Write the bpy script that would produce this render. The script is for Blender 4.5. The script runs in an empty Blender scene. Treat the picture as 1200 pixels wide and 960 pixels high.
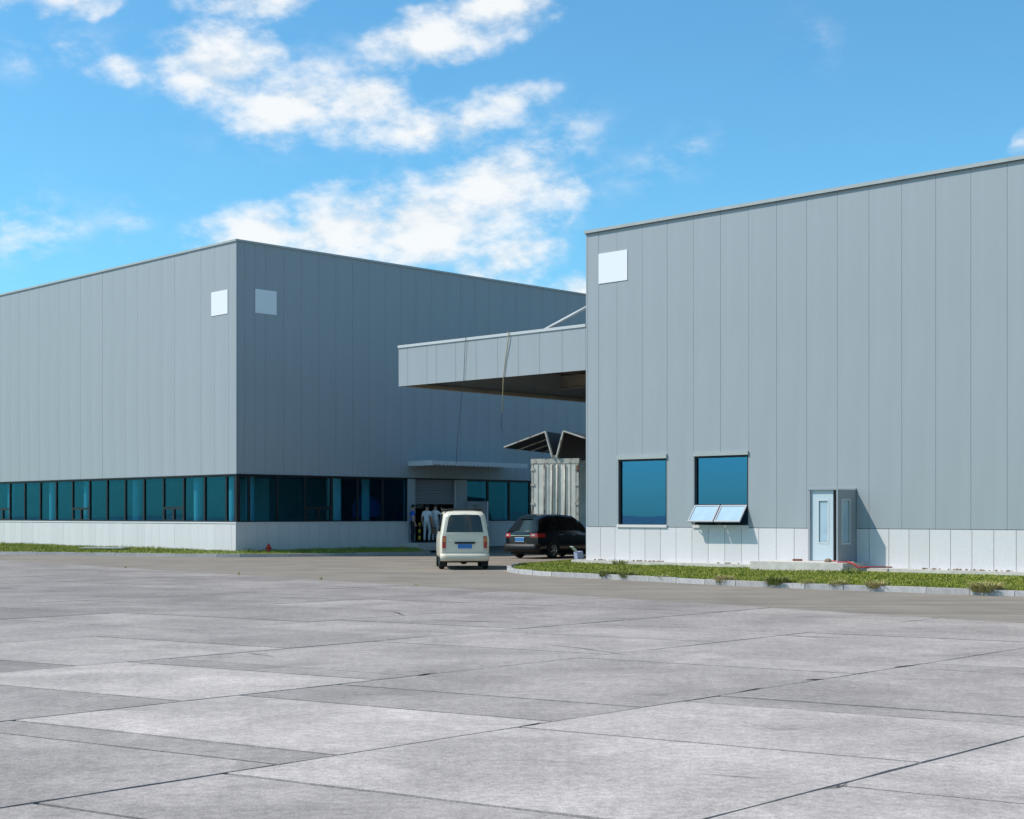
import bpy, bmesh, math, random
import numpy as np
from mathutils import Vector, Matrix
R = math.radians
random.seed(7)
rng = np.random.default_rng(7)
S = bpy.context.scene
C = S.collection

# ------------------------------------------------------------------ camera
cam = bpy.data.cameras.new('camera')
cam.sensor_width = 36.0
cam.lens = 36.0 * 1719 / 1200
cam.shift_y = (603 - 480) / 1200
cam.clip_start = 0.1
cam.clip_end = 4000
camo = bpy.data.objects.new('camera', cam)
C.objects.link(camo)
camo.location = (0, 0, 1.7)
camo.rotation_euler = (R(90), 0, 0)
S.camera = camo

# ------------------------------------------------------------------ light
SUN_EL, SUN_AZ = R(50), R(-91)        # azimuth from +Y, clockwise positive
sdir = Vector((math.sin(SUN_AZ) * math.cos(SUN_EL), math.cos(SUN_AZ) * math.cos(SUN_EL), math.sin(SUN_EL)))
sl = bpy.data.lights.new('sun', 'SUN')
sl.energy = 4.4
sl.angle = R(0.53)
sl.color = (1.0, 0.955, 0.89)
so = bpy.data.objects.new('sun', sl)
C.objects.link(so)
so.rotation_euler = sdir.to_track_quat('Z', 'Y').to_euler()
S.view_settings.view_transform = 'Standard'
S.view_settings.look = 'None'
S.view_settings.gamma = 1.0
S.view_settings.exposure = 0.0
S.view_settings.use_curve_mapping = False
S.render.engine = 'CYCLES'
S.cycles.max_bounces = 8
S.cycles.transparent_max_bounces = 12

# ------------------------------------------------------------------ world: clear sky with fair-weather clouds
W = bpy.data.worlds.new('World')
S.world = W
W.use_nodes = True
W.cycles.sampling_method = 'MANUAL'
W.cycles.sample_map_resolution = 256
nt = W.node_tree
nt.nodes.clear()


def nd(t, typ, **kw):
    n = t.nodes.new(typ)
    for k, v in kw.items():
        setattr(n, k, v)
    return n


def val(t, sock, v):
    if hasattr(v, 'is_output'):
        t.links.new(v, sock)
    else:
        sock.default_value = v


def mth(t, op, a, b=0.0, c=0.0, clamp=False):
    n = nd(t, 'ShaderNodeMath', operation=op, use_clamp=clamp)
    val(t, n.inputs[0], a)
    val(t, n.inputs[1], b)
    val(t, n.inputs[2], c)
    return n.outputs[0]


def sstep(t, x, lo, hi, a=0.0, b=1.0):
    n = nd(t, 'ShaderNodeMapRange', interpolation_type='SMOOTHSTEP')
    val(t, n.inputs['Value'], x)
    n.inputs['From Min'].default_value = lo
    n.inputs['From Max'].default_value = hi
    n.inputs['To Min'].default_value = a
    n.inputs['To Max'].default_value = b
    return n.outputs[0]


def mixc(t, fac, a, b, mode='MIX'):
    n = nd(t, 'ShaderNodeMix', data_type='RGBA', blend_type=mode)
    val(t, n.inputs[0], fac)
    for s, v in ((n.inputs[6], a), (n.inputs[7], b)):
        if hasattr(v, 'is_output'):
            t.links.new(v, s)
        else:
            s.default_value = (v[0], v[1], v[2], 1)
    return n.outputs[2]


def noise(t, vec, scale, detail=4, rough=0.5, dist=0.0, dim='3D'):
    n = nd(t, 'ShaderNodeTexNoise', noise_dimensions=dim)
    if vec is not None:
        t.links.new(vec, n.inputs['Vector'])
    n.inputs['Scale'].default_value = scale
    n.inputs['Detail'].default_value = detail
    n.inputs['Roughness'].default_value = rough
    n.inputs['Distortion'].default_value = dist
    return n


SKY = 0.1
sky = nd(nt, 'ShaderNodeTexSky', sky_type='NISHITA')
sky.sun_disc = False
sky.sun_elevation = SUN_EL
sky.sun_rotation = SUN_AZ
sky.altitude = 50
sky.air_density = 1.0
sky.dust_density = 0.8
sky.ozone_density = 2.2
tc = nd(nt, 'ShaderNodeTexCoord')
sep = nd(nt, 'ShaderNodeSeparateXYZ')
nt.links.new(tc.outputs['Generated'], sep.inputs[0])
DEG = 180 / math.pi
az = mth(nt, 'MULTIPLY', mth(nt, 'ARCTAN2', sep.outputs[0], sep.outputs[1]), DEG)
el = mth(nt, 'MULTIPLY', mth(nt, 'ARCSINE', sep.outputs[2]), DEG)
# the same kind of cloud field goes on all the way round the sky
azp = mth(nt, 'SUBTRACT', mth(nt, 'FLOORED_MODULO', mth(nt, 'ADD', az, 36.0), 72.0), 36.0)
cmb = nd(nt, 'ShaderNodeCombineXYZ')
nt.links.new(azp, cmb.inputs[0])
nt.links.new(el, cmb.inputs[1])
warp = noise(nt, cmb.outputs[0], 0.16, 4, 0.62, 0, '2D')
wv = nd(nt, 'ShaderNodeVectorMath', operation='SUBTRACT')
nt.links.new(warp.outputs['Color'], wv.inputs[0])
wv.inputs[1].default_value = (0.5, 0.5, 0.5)
ws = nd(nt, 'ShaderNodeVectorMath', operation='MULTIPLY')
nt.links.new(wv.outputs[0], ws.inputs[0])
ws.inputs[1].default_value = (3.0, 2.0, 0)
wa = nd(nt, 'ShaderNodeVectorMath', operation='ADD')
nt.links.new(cmb.outputs[0], wa.inputs[0])
nt.links.new(ws.outputs[0], wa.inputs[1])
# azimuth, elevation, half width, half height (degrees), tilt, weight
CL = [(-11.7, 16.5, 2.2, 1.4, 1.0), (-9.0, 15.5, 2.6, 1.3, 1.0), (-6.0, 15.5, 2.4, 1.15, .95),
      (-3.6, 14.9, 2.6, .9, .85), (-1.4, 14.9, 1.9, .9, .75), (.3, 16.0, 1.5, .7, .5),
      (-9.6, 19.0, 2.9, .8, .8), (-2.9, 17.9, 2.9, 1.0, 1.0), (-.3, 19.2, 2.2, 1.0, .95),
      (-9.8, 10.7, 2.4, 1.3, 1.0), (-6.6, 11.0, 3.0, 1.7, 1.05), (-3.2, 11.0, 3.6, 2.2, 1.1),
      (-.6, 12.6, 2.4, 1.9, 1.0), (.9, 12.4, 1.7, 1.5, .7), (-.3, 10.0, 1.6, 1.2, .85), (2.4, 8.7, 1.6, .7, .85), (-2.0, 9.0, 3.0, 1.1, .8),
      (-18.8, 18.8, 2.0, .8, .7), (-16.2, 18.8, 2.0, .7, .7), (-17.0, 16.8, 2.8, 1.1, .24),
      (6.2, 13.6, 3.4, 1.2, .21), (11.4, 17.4, 1.6, 1.8, .13),
      (-14.6, 11.2, 2.0, 1.3, .21), (-18.6, 10.4, 2.6, 1.8, .26), (19.9, 13.8, 1.0, .6, .8),
      (-14.7, 16.4, 1.1, .6, .6), (-8.2, 15.8, 5.5, 2.2, .24), (-3.2, 11.8, 5.5, 2.6, .26), (1.6, 14.0, 2.6, 2.2, .22), (28, 13, 5, 1.8, .9), (-28, 15, 5, 2.2, .9)]
TILT = 13.0                       # the whole field leans the same way, so one turned frame serves every cloud
ct, st_ = math.cos(R(TILT)), math.sin(R(TILT))
rot = nd(nt, 'ShaderNodeVectorRotate', rotation_type='Z_AXIS')
nt.links.new(wa.outputs[0], rot.inputs['Vector'])
rot.inputs['Angle'].default_value = R(-TILT)
field = None
for (a, e, rx, ry, w) in CL:
    w = w * 1.05 if w > .6 else w
    sx, sy = 1 / (rx * 1.35), 1 / (ry * 1.35)
    q = nd(nt, 'ShaderNodeVectorMath', operation='MULTIPLY_ADD')
    nt.links.new(rot.outputs[0], q.inputs[0])
    q.inputs[1].default_value = (sx, sy, 0)
    q.inputs[2].default_value = (-(a * ct + e * st_) * sx, -(-a * st_ + e * ct) * sy, 0)
    ln = nd(nt, 'ShaderNodeVectorMath', operation='LENGTH')
    nt.links.new(q.outputs[0], ln.inputs[0])
    v = mth(nt, 'MULTIPLY_ADD', ln.outputs['Value'], -w, w)
    field = v if field is None else mth(nt, 'SMOOTH_MAX', field, v, 0.12)
field = mth(nt, 'MAXIMUM', field, 0.0)
# higher overhead: loose broken cloud everywhere
hi = noise(nt, tc.outputs['Generated'], 3.0, 3, 0.55)
hif = mth(nt, 'MULTIPLY', sstep(nt, hi.outputs[0], 0.58, 0.82), sstep(nt, el, 23, 32))
field = mth(nt, 'MAXIMUM', field, mth(nt, 'MULTIPLY', hif, 0.6))
# streaky detail, drawn out along the tilt of the clouds
stv = nd(nt, 'ShaderNodeMapping')
nt.links.new(cmb.outputs[0], stv.inputs[0])
stv.inputs['Rotation'].default_value = (0, 0, R(-24))
stv.inputs['Scale'].default_value = (0.55, 1.0, 1)
fine = noise(nt, stv.outputs[0], 0.72, 6, 0.60, 0, '2D')
dens = mth(nt, 'ADD', field, mth(nt, 'MULTIPLY', mth(nt, 'SUBTRACT', fine.outputs[0], 0.5), 1.75))
dens = mth(nt, 'MULTIPLY', dens, sstep(nt, field, 0.0, 0.22))
cov = sstep(nt, dens, -0.05, 0.98)
cov = mth(nt, 'MULTIPLY', cov, 0.95)
ccol = mixc(nt, sstep(nt, fine.outputs[0], 0.35, 0.6), (8.2, 8.7, 9.1), (9.6, 9.8, 9.9))
tint = mixc(nt, 1.0, sky.outputs[0], (0.84, 1.64, 1.84), 'MULTIPLY')
skc = mixc(nt, cov, tint, ccol)
bg = nd(nt, 'ShaderNodeBackground')
nt.links.new(skc, bg.inputs[0])
bg.inputs[1].default_value = SKY
wo = nd(nt, 'ShaderNodeOutputWorld')
nt.links.new(bg.outputs[0], wo.inputs[0])

# ------------------------------------------------------------------ materials


def new_mat(name):
    m = bpy.data.materials.new(name)
    m.use_nodes = True
    t = m.node_tree
    return m, t, t.nodes['Principled BSDF']


def pm(name, col, rough=0.6, metal=0.0, spec=0.4, var=0.0, scale=6.0, bump=0.0, stretch=None, coat=0.0, obj_rand=0.0):
    m, t, b = new_mat(name)
    b.inputs['Roughness'].default_value = rough
    b.inputs['Metallic'].default_value = metal
    b.inputs['Specular IOR Level'].default_value = spec
    b.inputs['Coat Weight'].default_value = coat
    b.inputs['Coat Roughness'].default_value = 0.04
    c = None
    base = (col[0], col[1], col[2])
    if var or bump:
        k = nd(t, 'ShaderNodeTexCoord')
        v = k.outputs['Object']
        if stretch:
            mp = nd(t, 'ShaderNodeMapping')
            t.links.new(v, mp.inputs[0])
            mp.inputs['Scale'].default_value = stretch
            v = mp.outputs[0]
        n = noise(t, v, scale, 6, 0.6)
        f = sstep(t, n.outputs[0], 0.25, 0.75, 1 - var, 1 + var)
        c = nd(t, 'ShaderNodeVectorMath', operation='SCALE')
        c.inputs[0].default_value = base
        t.links.new(f, c.inputs['Scale'])
        c = c.outputs[0]
        if bump:
            bp = nd(t, 'ShaderNodeBump')
            bp.inputs['Strength'].default_value = bump
            bp.inputs['Distance'].default_value = 0.02
            t.links.new(n.outputs[0], bp.inputs['Height'])
            t.links.new(bp.outputs[0], b.inputs['Normal'])
    if obj_rand:
        oi = nd(t, 'ShaderNodeObjectInfo')
        f = sstep(t, oi.outputs['Random'], 0, 1, 1 - obj_rand, 1 + obj_rand)
        s = nd(t, 'ShaderNodeVectorMath', operation='SCALE')
        if c is None:
            s.inputs[0].default_value = base
        else:
            t.links.new(c, s.inputs[0])
        t.links.new(f, s.inputs['Scale'])
        c = s.outputs[0]
    if c is None:
        b.inputs['Base Color'].default_value = (*base, 1)
    else:
        t.links.new(c, b.inputs['Base Color'])
    return m


def glass_mat(name, trans, refl, f0, rough=0.0):
    m = bpy.data.materials.new(name)
    m.use_nodes = True
    t = m.node_tree
    t.nodes.clear()
    tr = nd(t, 'ShaderNodeBsdfTransparent')
    tr.inputs[0].default_value = (*trans, 1)
    g = nd(t, 'ShaderNodeBsdfGlossy')
    g.inputs[0].default_value = (*refl, 1)
    g.inputs['Roughness'].default_value = rough
    # float glass is never quite flat: a slow wave bends its reflections
    k = nd(t, 'ShaderNodeTexCoord')
    n = noise(t, k.outputs['Object'], 1.3, 2, 0.4)
    bp = nd(t, 'ShaderNodeBump')
    bp.inputs['Strength'].default_value = 0.006
    bp.inputs['Distance'].default_value = 0.05
    t.links.new(n.outputs[0], bp.inputs['Height'])
    t.links.new(bp.outputs[0], g.inputs['Normal'])
    lw = nd(t, 'ShaderNodeLayerWeight')
    lw.inputs[0].default_value = 0.5
    fac = mth(t, 'ADD', mth(t, 'POWER', lw.outputs['Facing'], 4.0), f0 + 0.04, clamp=True)
    mx = nd(t, 'ShaderNodeMixShader')
    t.links.new(fac, mx.inputs[0])
    t.links.new(tr.outputs[0], mx.inputs[1])
    t.links.new(g.outputs[0], mx.inputs[2])
    o = nd(t, 'ShaderNodeOutputMaterial')
    t.links.new(mx.outputs[0], o.inputs[0])
    return m


def slab_mat():
    m, t, b = new_mat('concrete_slab')
    k = nd(t, 'ShaderNodeNewGeometry').outputs['Position']
    at = nd(t, 'ShaderNodeAttribute', attribute_type='OBJECT', attribute_name='tone')
    n1 = noise(t, k, 0.55, 5, 0.6, 0.4)
    n2 = noise(t, k, 3.2, 6, 0.65)
    n3 = noise(t, k, 55, 3, 0.7)
    mp = nd(t, 'ShaderNodeMapping')
    t.links.new(k, mp.inputs[0])
    mp.inputs['Rotation'].default_value = (0, 0, R(31))
    mp.inputs['Scale'].default_value = (0.35, 2.6, 1)
    n4 = noise(t, mp.outputs[0], 1.3, 6, 0.7, 0.5)
    vo = nd(t, 'ShaderNodeTexVoronoi')
    t.links.new(k, vo.inputs[0])
    vo.inputs['Scale'].default_value = 95
    f = sstep(t, n1.outputs[0], 0.3, 0.7, 0.82, 1.14)
    f = mth(t, 'MULTIPLY', f, sstep(t, n2.outputs[0], 0.25, 0.75, 0.90, 1.10))
    f = mth(t, 'MULTIPLY', f, sstep(t, n3.outputs[0], 0.3, 0.7, 0.80, 1.18))
    f = mth(t, 'MULTIPLY', f, sstep(t, n4.outputs[0], 0.56, 0.78, 1.0, 0.72))
    f = mth(t, 'MULTIPLY', f, sstep(t, vo.outputs['Distance'], 0.05, 0.30, 0.80, 1.04))
    n6 = noise(t, k, 1.9, 3, 0.55, 0.8)
    f = mth(t, 'MULTIPLY', f, sstep(t, n6.outputs[0], 0.66, 0.74, 1.0, 0.80))
    n7 = noise(t, k, 0.33, 4, 0.6, 1.0)
    f = mth(t, 'MULTIPLY', f, sstep(t, n7.outputs[0], 0.56, 0.66, 1.0, 1.14))
    n5 = noise(t, k, 13, 4, 0.7)
    f = mth(t, 'MULTIPLY', f, sstep(t, n5.outputs[0], 0.3, 0.7, 0.84, 1.14))
    f = mth(t, 'MULTIPLY', f, at.outputs['Fac'])
    c = nd(t, 'ShaderNodeVectorMath', operation='SCALE')
    c.inputs[0].default_value = (0.372, 0.313, 0.280)
    t.links.new(f, c.inputs['Scale'])
    t.links.new(c.outputs[0], b.inputs['Base Color'])
    b.inputs['Roughness'].default_value = 0.85
    b.inputs['Specular IOR Level'].default_value = 0.25
    bp = nd(t, 'ShaderNodeBump')
    bp.inputs['Strength'].default_value = 0.5
    bp.inputs['Distance'].default_value = 0.006
    t.links.new(mth(t, 'ADD', n3.outputs[0], n2.outputs[0]), bp.inputs['Height'])
    t.links.new(bp.outputs[0], b.inputs['Normal'])
    return m


def road_mat():
    m, t, b = new_mat('road_concrete')
    k = nd(t, 'ShaderNodeNewGeometry').outputs['Position']
    mp = nd(t, 'ShaderNodeMapping')
    t.links.new(k, mp.inputs[0])
    mp.inputs['Rotation'].default_value = (0, 0, R(47))
    mp.inputs['Scale'].default_value = (0.12, 2.2, 1)
    n1 = noise(t, mp.outputs[0], 1.1, 6, 0.65, 0.3)
    n2 = noise(t, k, 0.6, 5, 0.6)
    n3 = noise(t, k, 40, 3, 0.7)
    f = sstep(t, n1.outputs[0], 0.3, 0.7, 0.82, 1.13)
    f = mth(t, 'MULTIPLY', f, sstep(t, n2.outputs[0], 0.3, 0.7, 0.88, 1.1))
    f = mth(t, 'MULTIPLY', f, sstep(t, n3.outputs[0], 0.3, 0.7, 0.85, 1.15))
    c = nd(t, 'ShaderNodeVectorMath', operation='SCALE')
    c.inputs[0].default_value = (0.25, 0.207, 0.167)
    t.links.new(f, c.inputs['Scale'])
    t.links.new(c.outputs[0], b.inputs['Base Color'])
    b.inputs['Roughness'].default_value = 0.9
    b.inputs['Specular IOR Level'].default_value = 0.2
    return m


def grass_mat(name, c1, c2, c3):
    m, t, b = new_mat(name)
    k = nd(t, 'ShaderNodeNewGeometry').outputs['Position']
    n1 = noise(t, k, 0.9, 4, 0.6)
    n2 = noise(t, k, 7.0, 3, 0.6)
    c = mixc(t, sstep(t, n1.outputs[0], 0.35, 0.65), c1, c2)
    c = mixc(t, sstep(t, n2.outputs[0], 0.5, 0.75), c, c3)
    t.links.new(c, b.inputs['Base Color'])
    b.inputs['Roughness'].default_value = 0.6
    b.inputs['Specular IOR Level'].default_value = 0.25
    return m


def rusty(name, col, rust, amt, scale=3.0):
    m, t, b = new_mat(name)
    k = nd(t, 'ShaderNodeTexCoord').outputs['Object']
    mp = nd(t, 'ShaderNodeMapping')
    t.links.new(k, mp.inputs[0])
    mp.inputs['Scale'].default_value = (1, 1, 0.4)
    n = noise(t, mp.outputs[0], scale, 7, 0.7, 0.6)
    n2 = noise(t, k, 1.4, 4, 0.5)
    base = mixc(t, sstep(t, n2.outputs[0], 0.3, 0.7), col, [x * 0.8 for x in col])
    c = mixc(t, sstep(t, n.outputs[0], amt, amt + 0.1), base, rust)
    t.links.new(c, b.inputs['Base Color'])
    b.inputs['Roughness'].default_value = 0.6
    return m


M = dict(
    clad=pm('cladding', (0.338, 0.362, 0.372), 0.55, 0, 0.18, 0.035, 2.2, 0.0, (1, 1, 0.10), obj_rand=0.006),
    backing=pm('seam_backing', (0.21, 0.235, 0.25), 0.8),
    coping=pm('coping_metal', (0.38, 0.40, 0.385), 0.45, 0, 0.4, 0.06, 2.0),
    stone=pm('white_stone', (0.645, 0.605, 0.595), 0.7, 0, 0.3, 0.05, 24.0, 0.12, obj_rand=0.035),
    sign=pm('white_sign', (0.80, 0.775, 0.77), 0.5),
    frame=pm('dark_frame', (0.014, 0.017, 0.020), 0.45, 0, 0.25),
    flash=pm('flashing', (0.55, 0.58, 0.59), 0.5),
    glassL=glass_mat('teal_glass', (0.50, 0.76, 0.83), (0.08, 0.33, 0.53), 0.035),
    glassR=glass_mat('blue_glass', (0.36, 0.62, 0.74), (0.11, 0.36, 0.68), 0.32),
    skyglass=pm('sky_painted_glass', (0.36, 0.47, 0.54), 0.12, 0, 0.6, 0.10, 2.0),  # pale sky reflection painted into an opaque pane colour
    glassD=glass_mat('clear_glass', (0.5, 0.62, 0.66), (0.8, 0.95, 1.0), 0.35),
    inner=pm('inner_wall', (0.58, 0.58, 0.55), 0.8, var=0.1, scale=1.0),
    column=pm('column_paint', (0.82, 0.82, 0.80), 0.7),
    dark=pm('doorway_shade', (0.03, 0.03, 0.032), 0.9),  # doorway shade put into a near-black wall colour
    door=pm('door_paint', (0.50, 0.57, 0.60), 0.45),
    dark_door=pm('frame_and_leaf_shade', (0.30, 0.31, 0.33), 0.5),
    shutter=pm('shutter', (0.20, 0.205, 0.225), 0.5, 0.2),
    pier=pm('pier_paint', (0.33, 0.355, 0.375), 0.7),
    slab=slab_mat(),
    road=road_mat(),
    ground=pm('ground_concrete', (0.34, 0.31, 0.28), 0.9, var=0.2, scale=0.4),
    bed=pm('joint_filler', (0.032, 0.027, 0.022), 0.95, 0, 0.08, var=0.4, scale=6),
    kerb=pm('kerb_stone', (0.44, 0.405, 0.39), 0.75, 0, 0.3, 0.14, 9.0, 0.2, obj_rand=0.10),
    concrete=pm('cast_concrete', (0.56, 0.50, 0.45), 0.85, 0, 0.25, 0.12, 5.0, 0.2),
    soil=pm('lawn_soil', (0.14, 0.17, 0.030), 0.95, var=0.3, scale=4),
    grass=grass_mat('grass', (0.20, 0.235, 0.025), (0.29, 0.29, 0.042), (0.35, 0.29, 0.09)),
    dry=grass_mat('dry_weed', (0.36, 0.33, 0.11), (0.52, 0.40, 0.18), (0.56, 0.45, 0.26)),
    weed=grass_mat('green_weed', (0.17, 0.20, 0.04), (0.24, 0.25, 0.06), (0.33, 0.28, 0.12)),
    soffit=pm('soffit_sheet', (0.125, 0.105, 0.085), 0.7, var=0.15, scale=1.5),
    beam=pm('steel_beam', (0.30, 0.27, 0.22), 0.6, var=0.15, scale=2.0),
    tie=pm('white_tube', (0.52, 0.52, 0.51), 0.5),
    rope_dark=pm('dark_cable', (0.03, 0.03, 0.035), 0.7),
    rope_tan=pm('tan_rope', (0.36, 0.29, 0.17), 0.8),
    awning=pm('awning_sheet', (0.58, 0.60, 0.60), 0.55, var=0.08, scale=3),
    van=pm('cream_paint', (0.72, 0.635, 0.50), 0.3, 0, 0.5, 0.03, 3, coat=0.4),
    van_trim=pm('cream_bumper', (0.66, 0.575, 0.455), 0.5, var=0.06, scale=5),
    blackcar=pm('black_paint', (0.004, 0.0045, 0.006), 0.12, 0, 0.5, coat=0.4),
    bumper=pm('black_plastic', (0.008, 0.008, 0.009), 0.5, 0, 0.3),
    carglass=pm('car_glass', (0.010, 0.014, 0.016), 0.03, 0, 0.6),
    vanglass=pm('van_glass', (0.022, 0.024, 0.022), 0.04, 0, 0.55),
    rubber=pm('rubber', (0.018, 0.018, 0.018), 0.85, 0, 0.3),
    under=pm('underbody', (0.02, 0.019, 0.018), 0.8, var=0.3, scale=6),
    alloy=pm('alloy', (0.45, 0.46, 0.48), 0.3, 0.9),
    chrome=pm('chrome', (0.75, 0.76, 0.78), 0.12, 1.0),
    red=pm('red_lens', (0.42, 0.018, 0.015), 0.15, 0, 0.6),
    amber=pm('amber_lens', (0.55, 0.17, 0.03), 0.18, 0, 0.6),
    clearlens=pm('clear_lens', (0.55, 0.42, 0.40), 0.15, 0, 0.6),
    plate=pm('plate_blue', (0.045, 0.17, 0.42), 0.45),
    white=pm('white_paint', (0.78, 0.78, 0.77), 0.5),
    truckp=rusty('rusty_white', (0.78, 0.75, 0.66), (0.22, 0.10, 0.05), 0.63, 3.2),
    truckr=rusty('rusty_frame', (0.60, 0.57, 0.49), (0.18, 0.08, 0.04), 0.52, 4.0),
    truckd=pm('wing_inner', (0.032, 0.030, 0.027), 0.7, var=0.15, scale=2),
    truckc=pm('truck_cab', (0.10, 0.20, 0.38), 0.35, coat=0.3),
    skin=pm('skin', (0.46, 0.27, 0.19), 0.55),
    hair=pm('hair', (0.012, 0.010, 0.009), 0.6),
    blue=pm('blue_cloth', (0.025, 0.13, 0.50), 0.8, var=0.12, scale=14),
    navy=pm('navy_cloth', (0.016, 0.018, 0.028), 0.85, var=0.15, scale=14),
    pale=pm('pale_cloth', (0.70, 0.71, 0.73), 0.85, var=0.12, scale=16),
    camo=pm('mottled_cloth', (0.46, 0.49, 0.51), 0.85, var=0.45, scale=22),
    shoe=pm('shoe', (0.03, 0.028, 0.026), 0.6),
    hydrant=pm('hydrant_red', (0.50, 0.035, 0.022), 0.4, var=0.1, scale=8),
    hose=pm('red_hose', (0.40, 0.05, 0.045), 0.5),
    brick=pm('brick_clay', (0.20, 0.085, 0.05), 0.85, var=0.2, scale=20),
    yellow=pm('yellow_paint', (0.70, 0.46, 0.03), 0.5),
    black=pm('black_plain', (0.015, 0.015, 0.016), 0.6),
    paper=pm('crumpled_paper', (0.72, 0.74, 0.78), 0.7, var=0.08, scale=8),
    bluebox=pm('lilac_carton', (0.36, 0.38, 0.55), 0.7, var=0.1, scale=8),
    board=pm('pale_board', (0.36, 0.37, 0.34), 0.7, var=0.12, scale=5),
    debris=pm('rubble', (0.24, 0.17, 0.12), 0.9, var=0.3, scale=9),
    patch=pm('tar_patch', (0.035, 0.032, 0.03), 0.9, 0, 0.1, var=0.25, scale=6),
    bluecover=pm('blue_cover', (0.02, 0.12, 0.42), 0.6),
)

# ------------------------------------------------------------------ mesh helpers


class MB:
    def __init__(self):
        self.v, self.f, self.mi, self.sm = [], [], [], []

    def add(self, vs, fs, mi=0, smooth=False):
        o = len(self.v)
        self.v += [tuple(p) for p in vs]
        for q in fs:
            self.f.append([i + o for i in q])
            self.mi.append(mi)
            self.sm.append(smooth)
        return self

    def box(self, x0, x1, y0, y1, z0, z1, mi=0, mat=None):
        vs = [(x, y, z) for z in (z0, z1) for y in (y0, y1) for x in (x0, x1)]
        if mat is not None:
            vs = [mat @ Vector(p) for p in vs]
        return self.add(vs, [(0, 2, 3, 1), (4, 5, 7, 6), (0, 1, 5, 4), (2, 6, 7, 3), (0, 4, 6, 2), (1, 3, 7, 5)], mi)

    def bar(self, p, q, w, h, mi=0):
        """rectangular bar from p to q, w sideways, h in the upright direction"""
        p, q = Vector(p), Vector(q)
        d = (q - p).normalized()
        up = Vector((0, 0, 1)) if abs(d.z) < 0.95 else Vector((0, 1, 0))
        s = d.cross(up).normalized()
        u = s.cross(d).normalized()
        vs = [a + s * (w / 2 * i) + u * (h / 2 * j) for a in (p, q) for j in (-1, 1) for i in (-1, 1)]
        return self.add(vs, [(0, 1, 3, 2), (4, 6, 7, 5), (0, 4, 5, 1), (2, 3, 7, 6), (0, 2, 6, 4), (1, 5, 7, 3)], mi)

    def tube(self, pts, r, n=6, mi=0, cap=True):
        pts = [Vector(p) for p in pts]
        if not hasattr(r, '__len__'):
            r = [r] * len(pts)
        o = []
        ref = None
        for i, p in enumerate(pts):
            d = (pts[min(i + 1, len(pts) - 1)] - pts[max(i - 1, 0)]).normalized()
            if ref is None:
                ref = Vector((0, 0, 1)) if abs(d.z) < 0.9 else Vector((1, 0, 0))
            s = d.cross(ref).normalized()
            ref = s.cross(d).normalized()
            o += [p + (s * math.cos(2 * math.pi * k / n) + ref * math.sin(2 * math.pi * k / n)) * r[i] for k in range(n)]
        fs = []
        for i in range(len(pts) - 1):
            for k in range(n):
                fs.append((i * n + k, i * n + (k + 1) % n, (i + 1) * n + (k + 1) % n, (i + 1) * n + k))
        self.add(o, fs, mi, True)
        if cap:
            b = len(self.v) - len(o)
            self.f.append([b + k for k in range(n)][::-1]); self.mi.append(mi); self.sm.append(False)
            e = b + (len(pts) - 1) * n
            self.f.append([e + k for k in range(n)]); self.mi.append(mi); self.sm.append(False)
        return self

    def lathe(self, prof, n=20, mat=None, mi=0, smooth=True):
        """profile (radius, z) turned about z"""
        o = []
        for r, z in prof:
            for k in range(n):
                a = 2 * math.pi * k / n
                p = Vector((r * math.cos(a), r * math.sin(a), z))
                o.append(mat @ p if mat is not None else p)
        fs = []
        for i in range(len(prof) - 1):
            for k in range(n):
                fs.append((i * n + k, i * n + (k + 1) % n, (i + 1) * n + (k + 1) % n, (i + 1) * n + k))
        return self.add(o, fs, mi, smooth)

    def grid(self, rows, mi=0, smooth=True, flip=False):
        n = len(rows[0])
        vs = [p for r in rows for p in r]
        fs = []
        for i in range(len(rows) - 1):
            for k in range(n - 1):
                q = (i * n + k, i * n + k + 1, (i + 1) * n + k + 1, (i + 1) * n + k)
                fs.append(q[::-1] if flip else q)
        return self.add(vs, fs, mi, smooth)

    def build(self, name, mats, parent=None):
        me = bpy.data.meshes.new(name)
        me.from_pydata(self.v, [], self.f)
        if not isinstance(mats, (list, tuple)):
            mats = [mats]
        for m in mats:
            me.materials.append(m)
        me.polygons.foreach_set('material_index', self.mi)
        me.polygons.foreach_set('use_smooth', self.sm)
        me.update()
        return link(name, me, parent)


def link(name, me, parent=None):
    o = bpy.data.objects.new(name, me)
    C.objects.link(o)
    if parent is not None:
        o.parent = parent
    return o


def boxo(name, mat, parent, *b):
    return MB().box(*b).build(name, mat, parent)


def tag(o, label=None, cat=None, group=None, kind=None):
    for k, v in (('label', label), ('category', cat), ('group', group), ('kind', kind)):
        if v:
            o[k] = v
    return o


def thing(name, loc, rz, label, cat, group=None):
    o = bpy.data.objects.new(name, None)
    C.objects.link(o)
    o.empty_display_size = 0.3
    o.location = loc
    o.rotation_euler = (0, 0, rz)
    return tag(o, label, cat, group)


def catmull(pts, step):
    pts = [Vector(p) for p in pts]
    P = [pts[0] * 2 - pts[1]] + pts + [pts[-1] * 2 - pts[-2]]
    out = []
    for i in range(1, len(P) - 2):
        for k in range(24):
            t = k / 24
            a, b, c, d = P[i - 1:i + 3]
            out.append(0.5 * ((2 * b) + (c - a) * t + (2 * a - 5 * b + 4 * c - d) * t * t + (3 * b - a - 3 * c + d) * t ** 3))
    out.append(pts[-1])
    res, acc = [out[0]], 0.0
    for p, q in zip(out, out[1:]):
        l = (q - p).length
        while acc + l >= step:
            p = p.lerp(q, (step - acc) / l)
            res.append(p.copy())
            l = (q - p).length
            acc = 0.0
        acc += l
    return res


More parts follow.
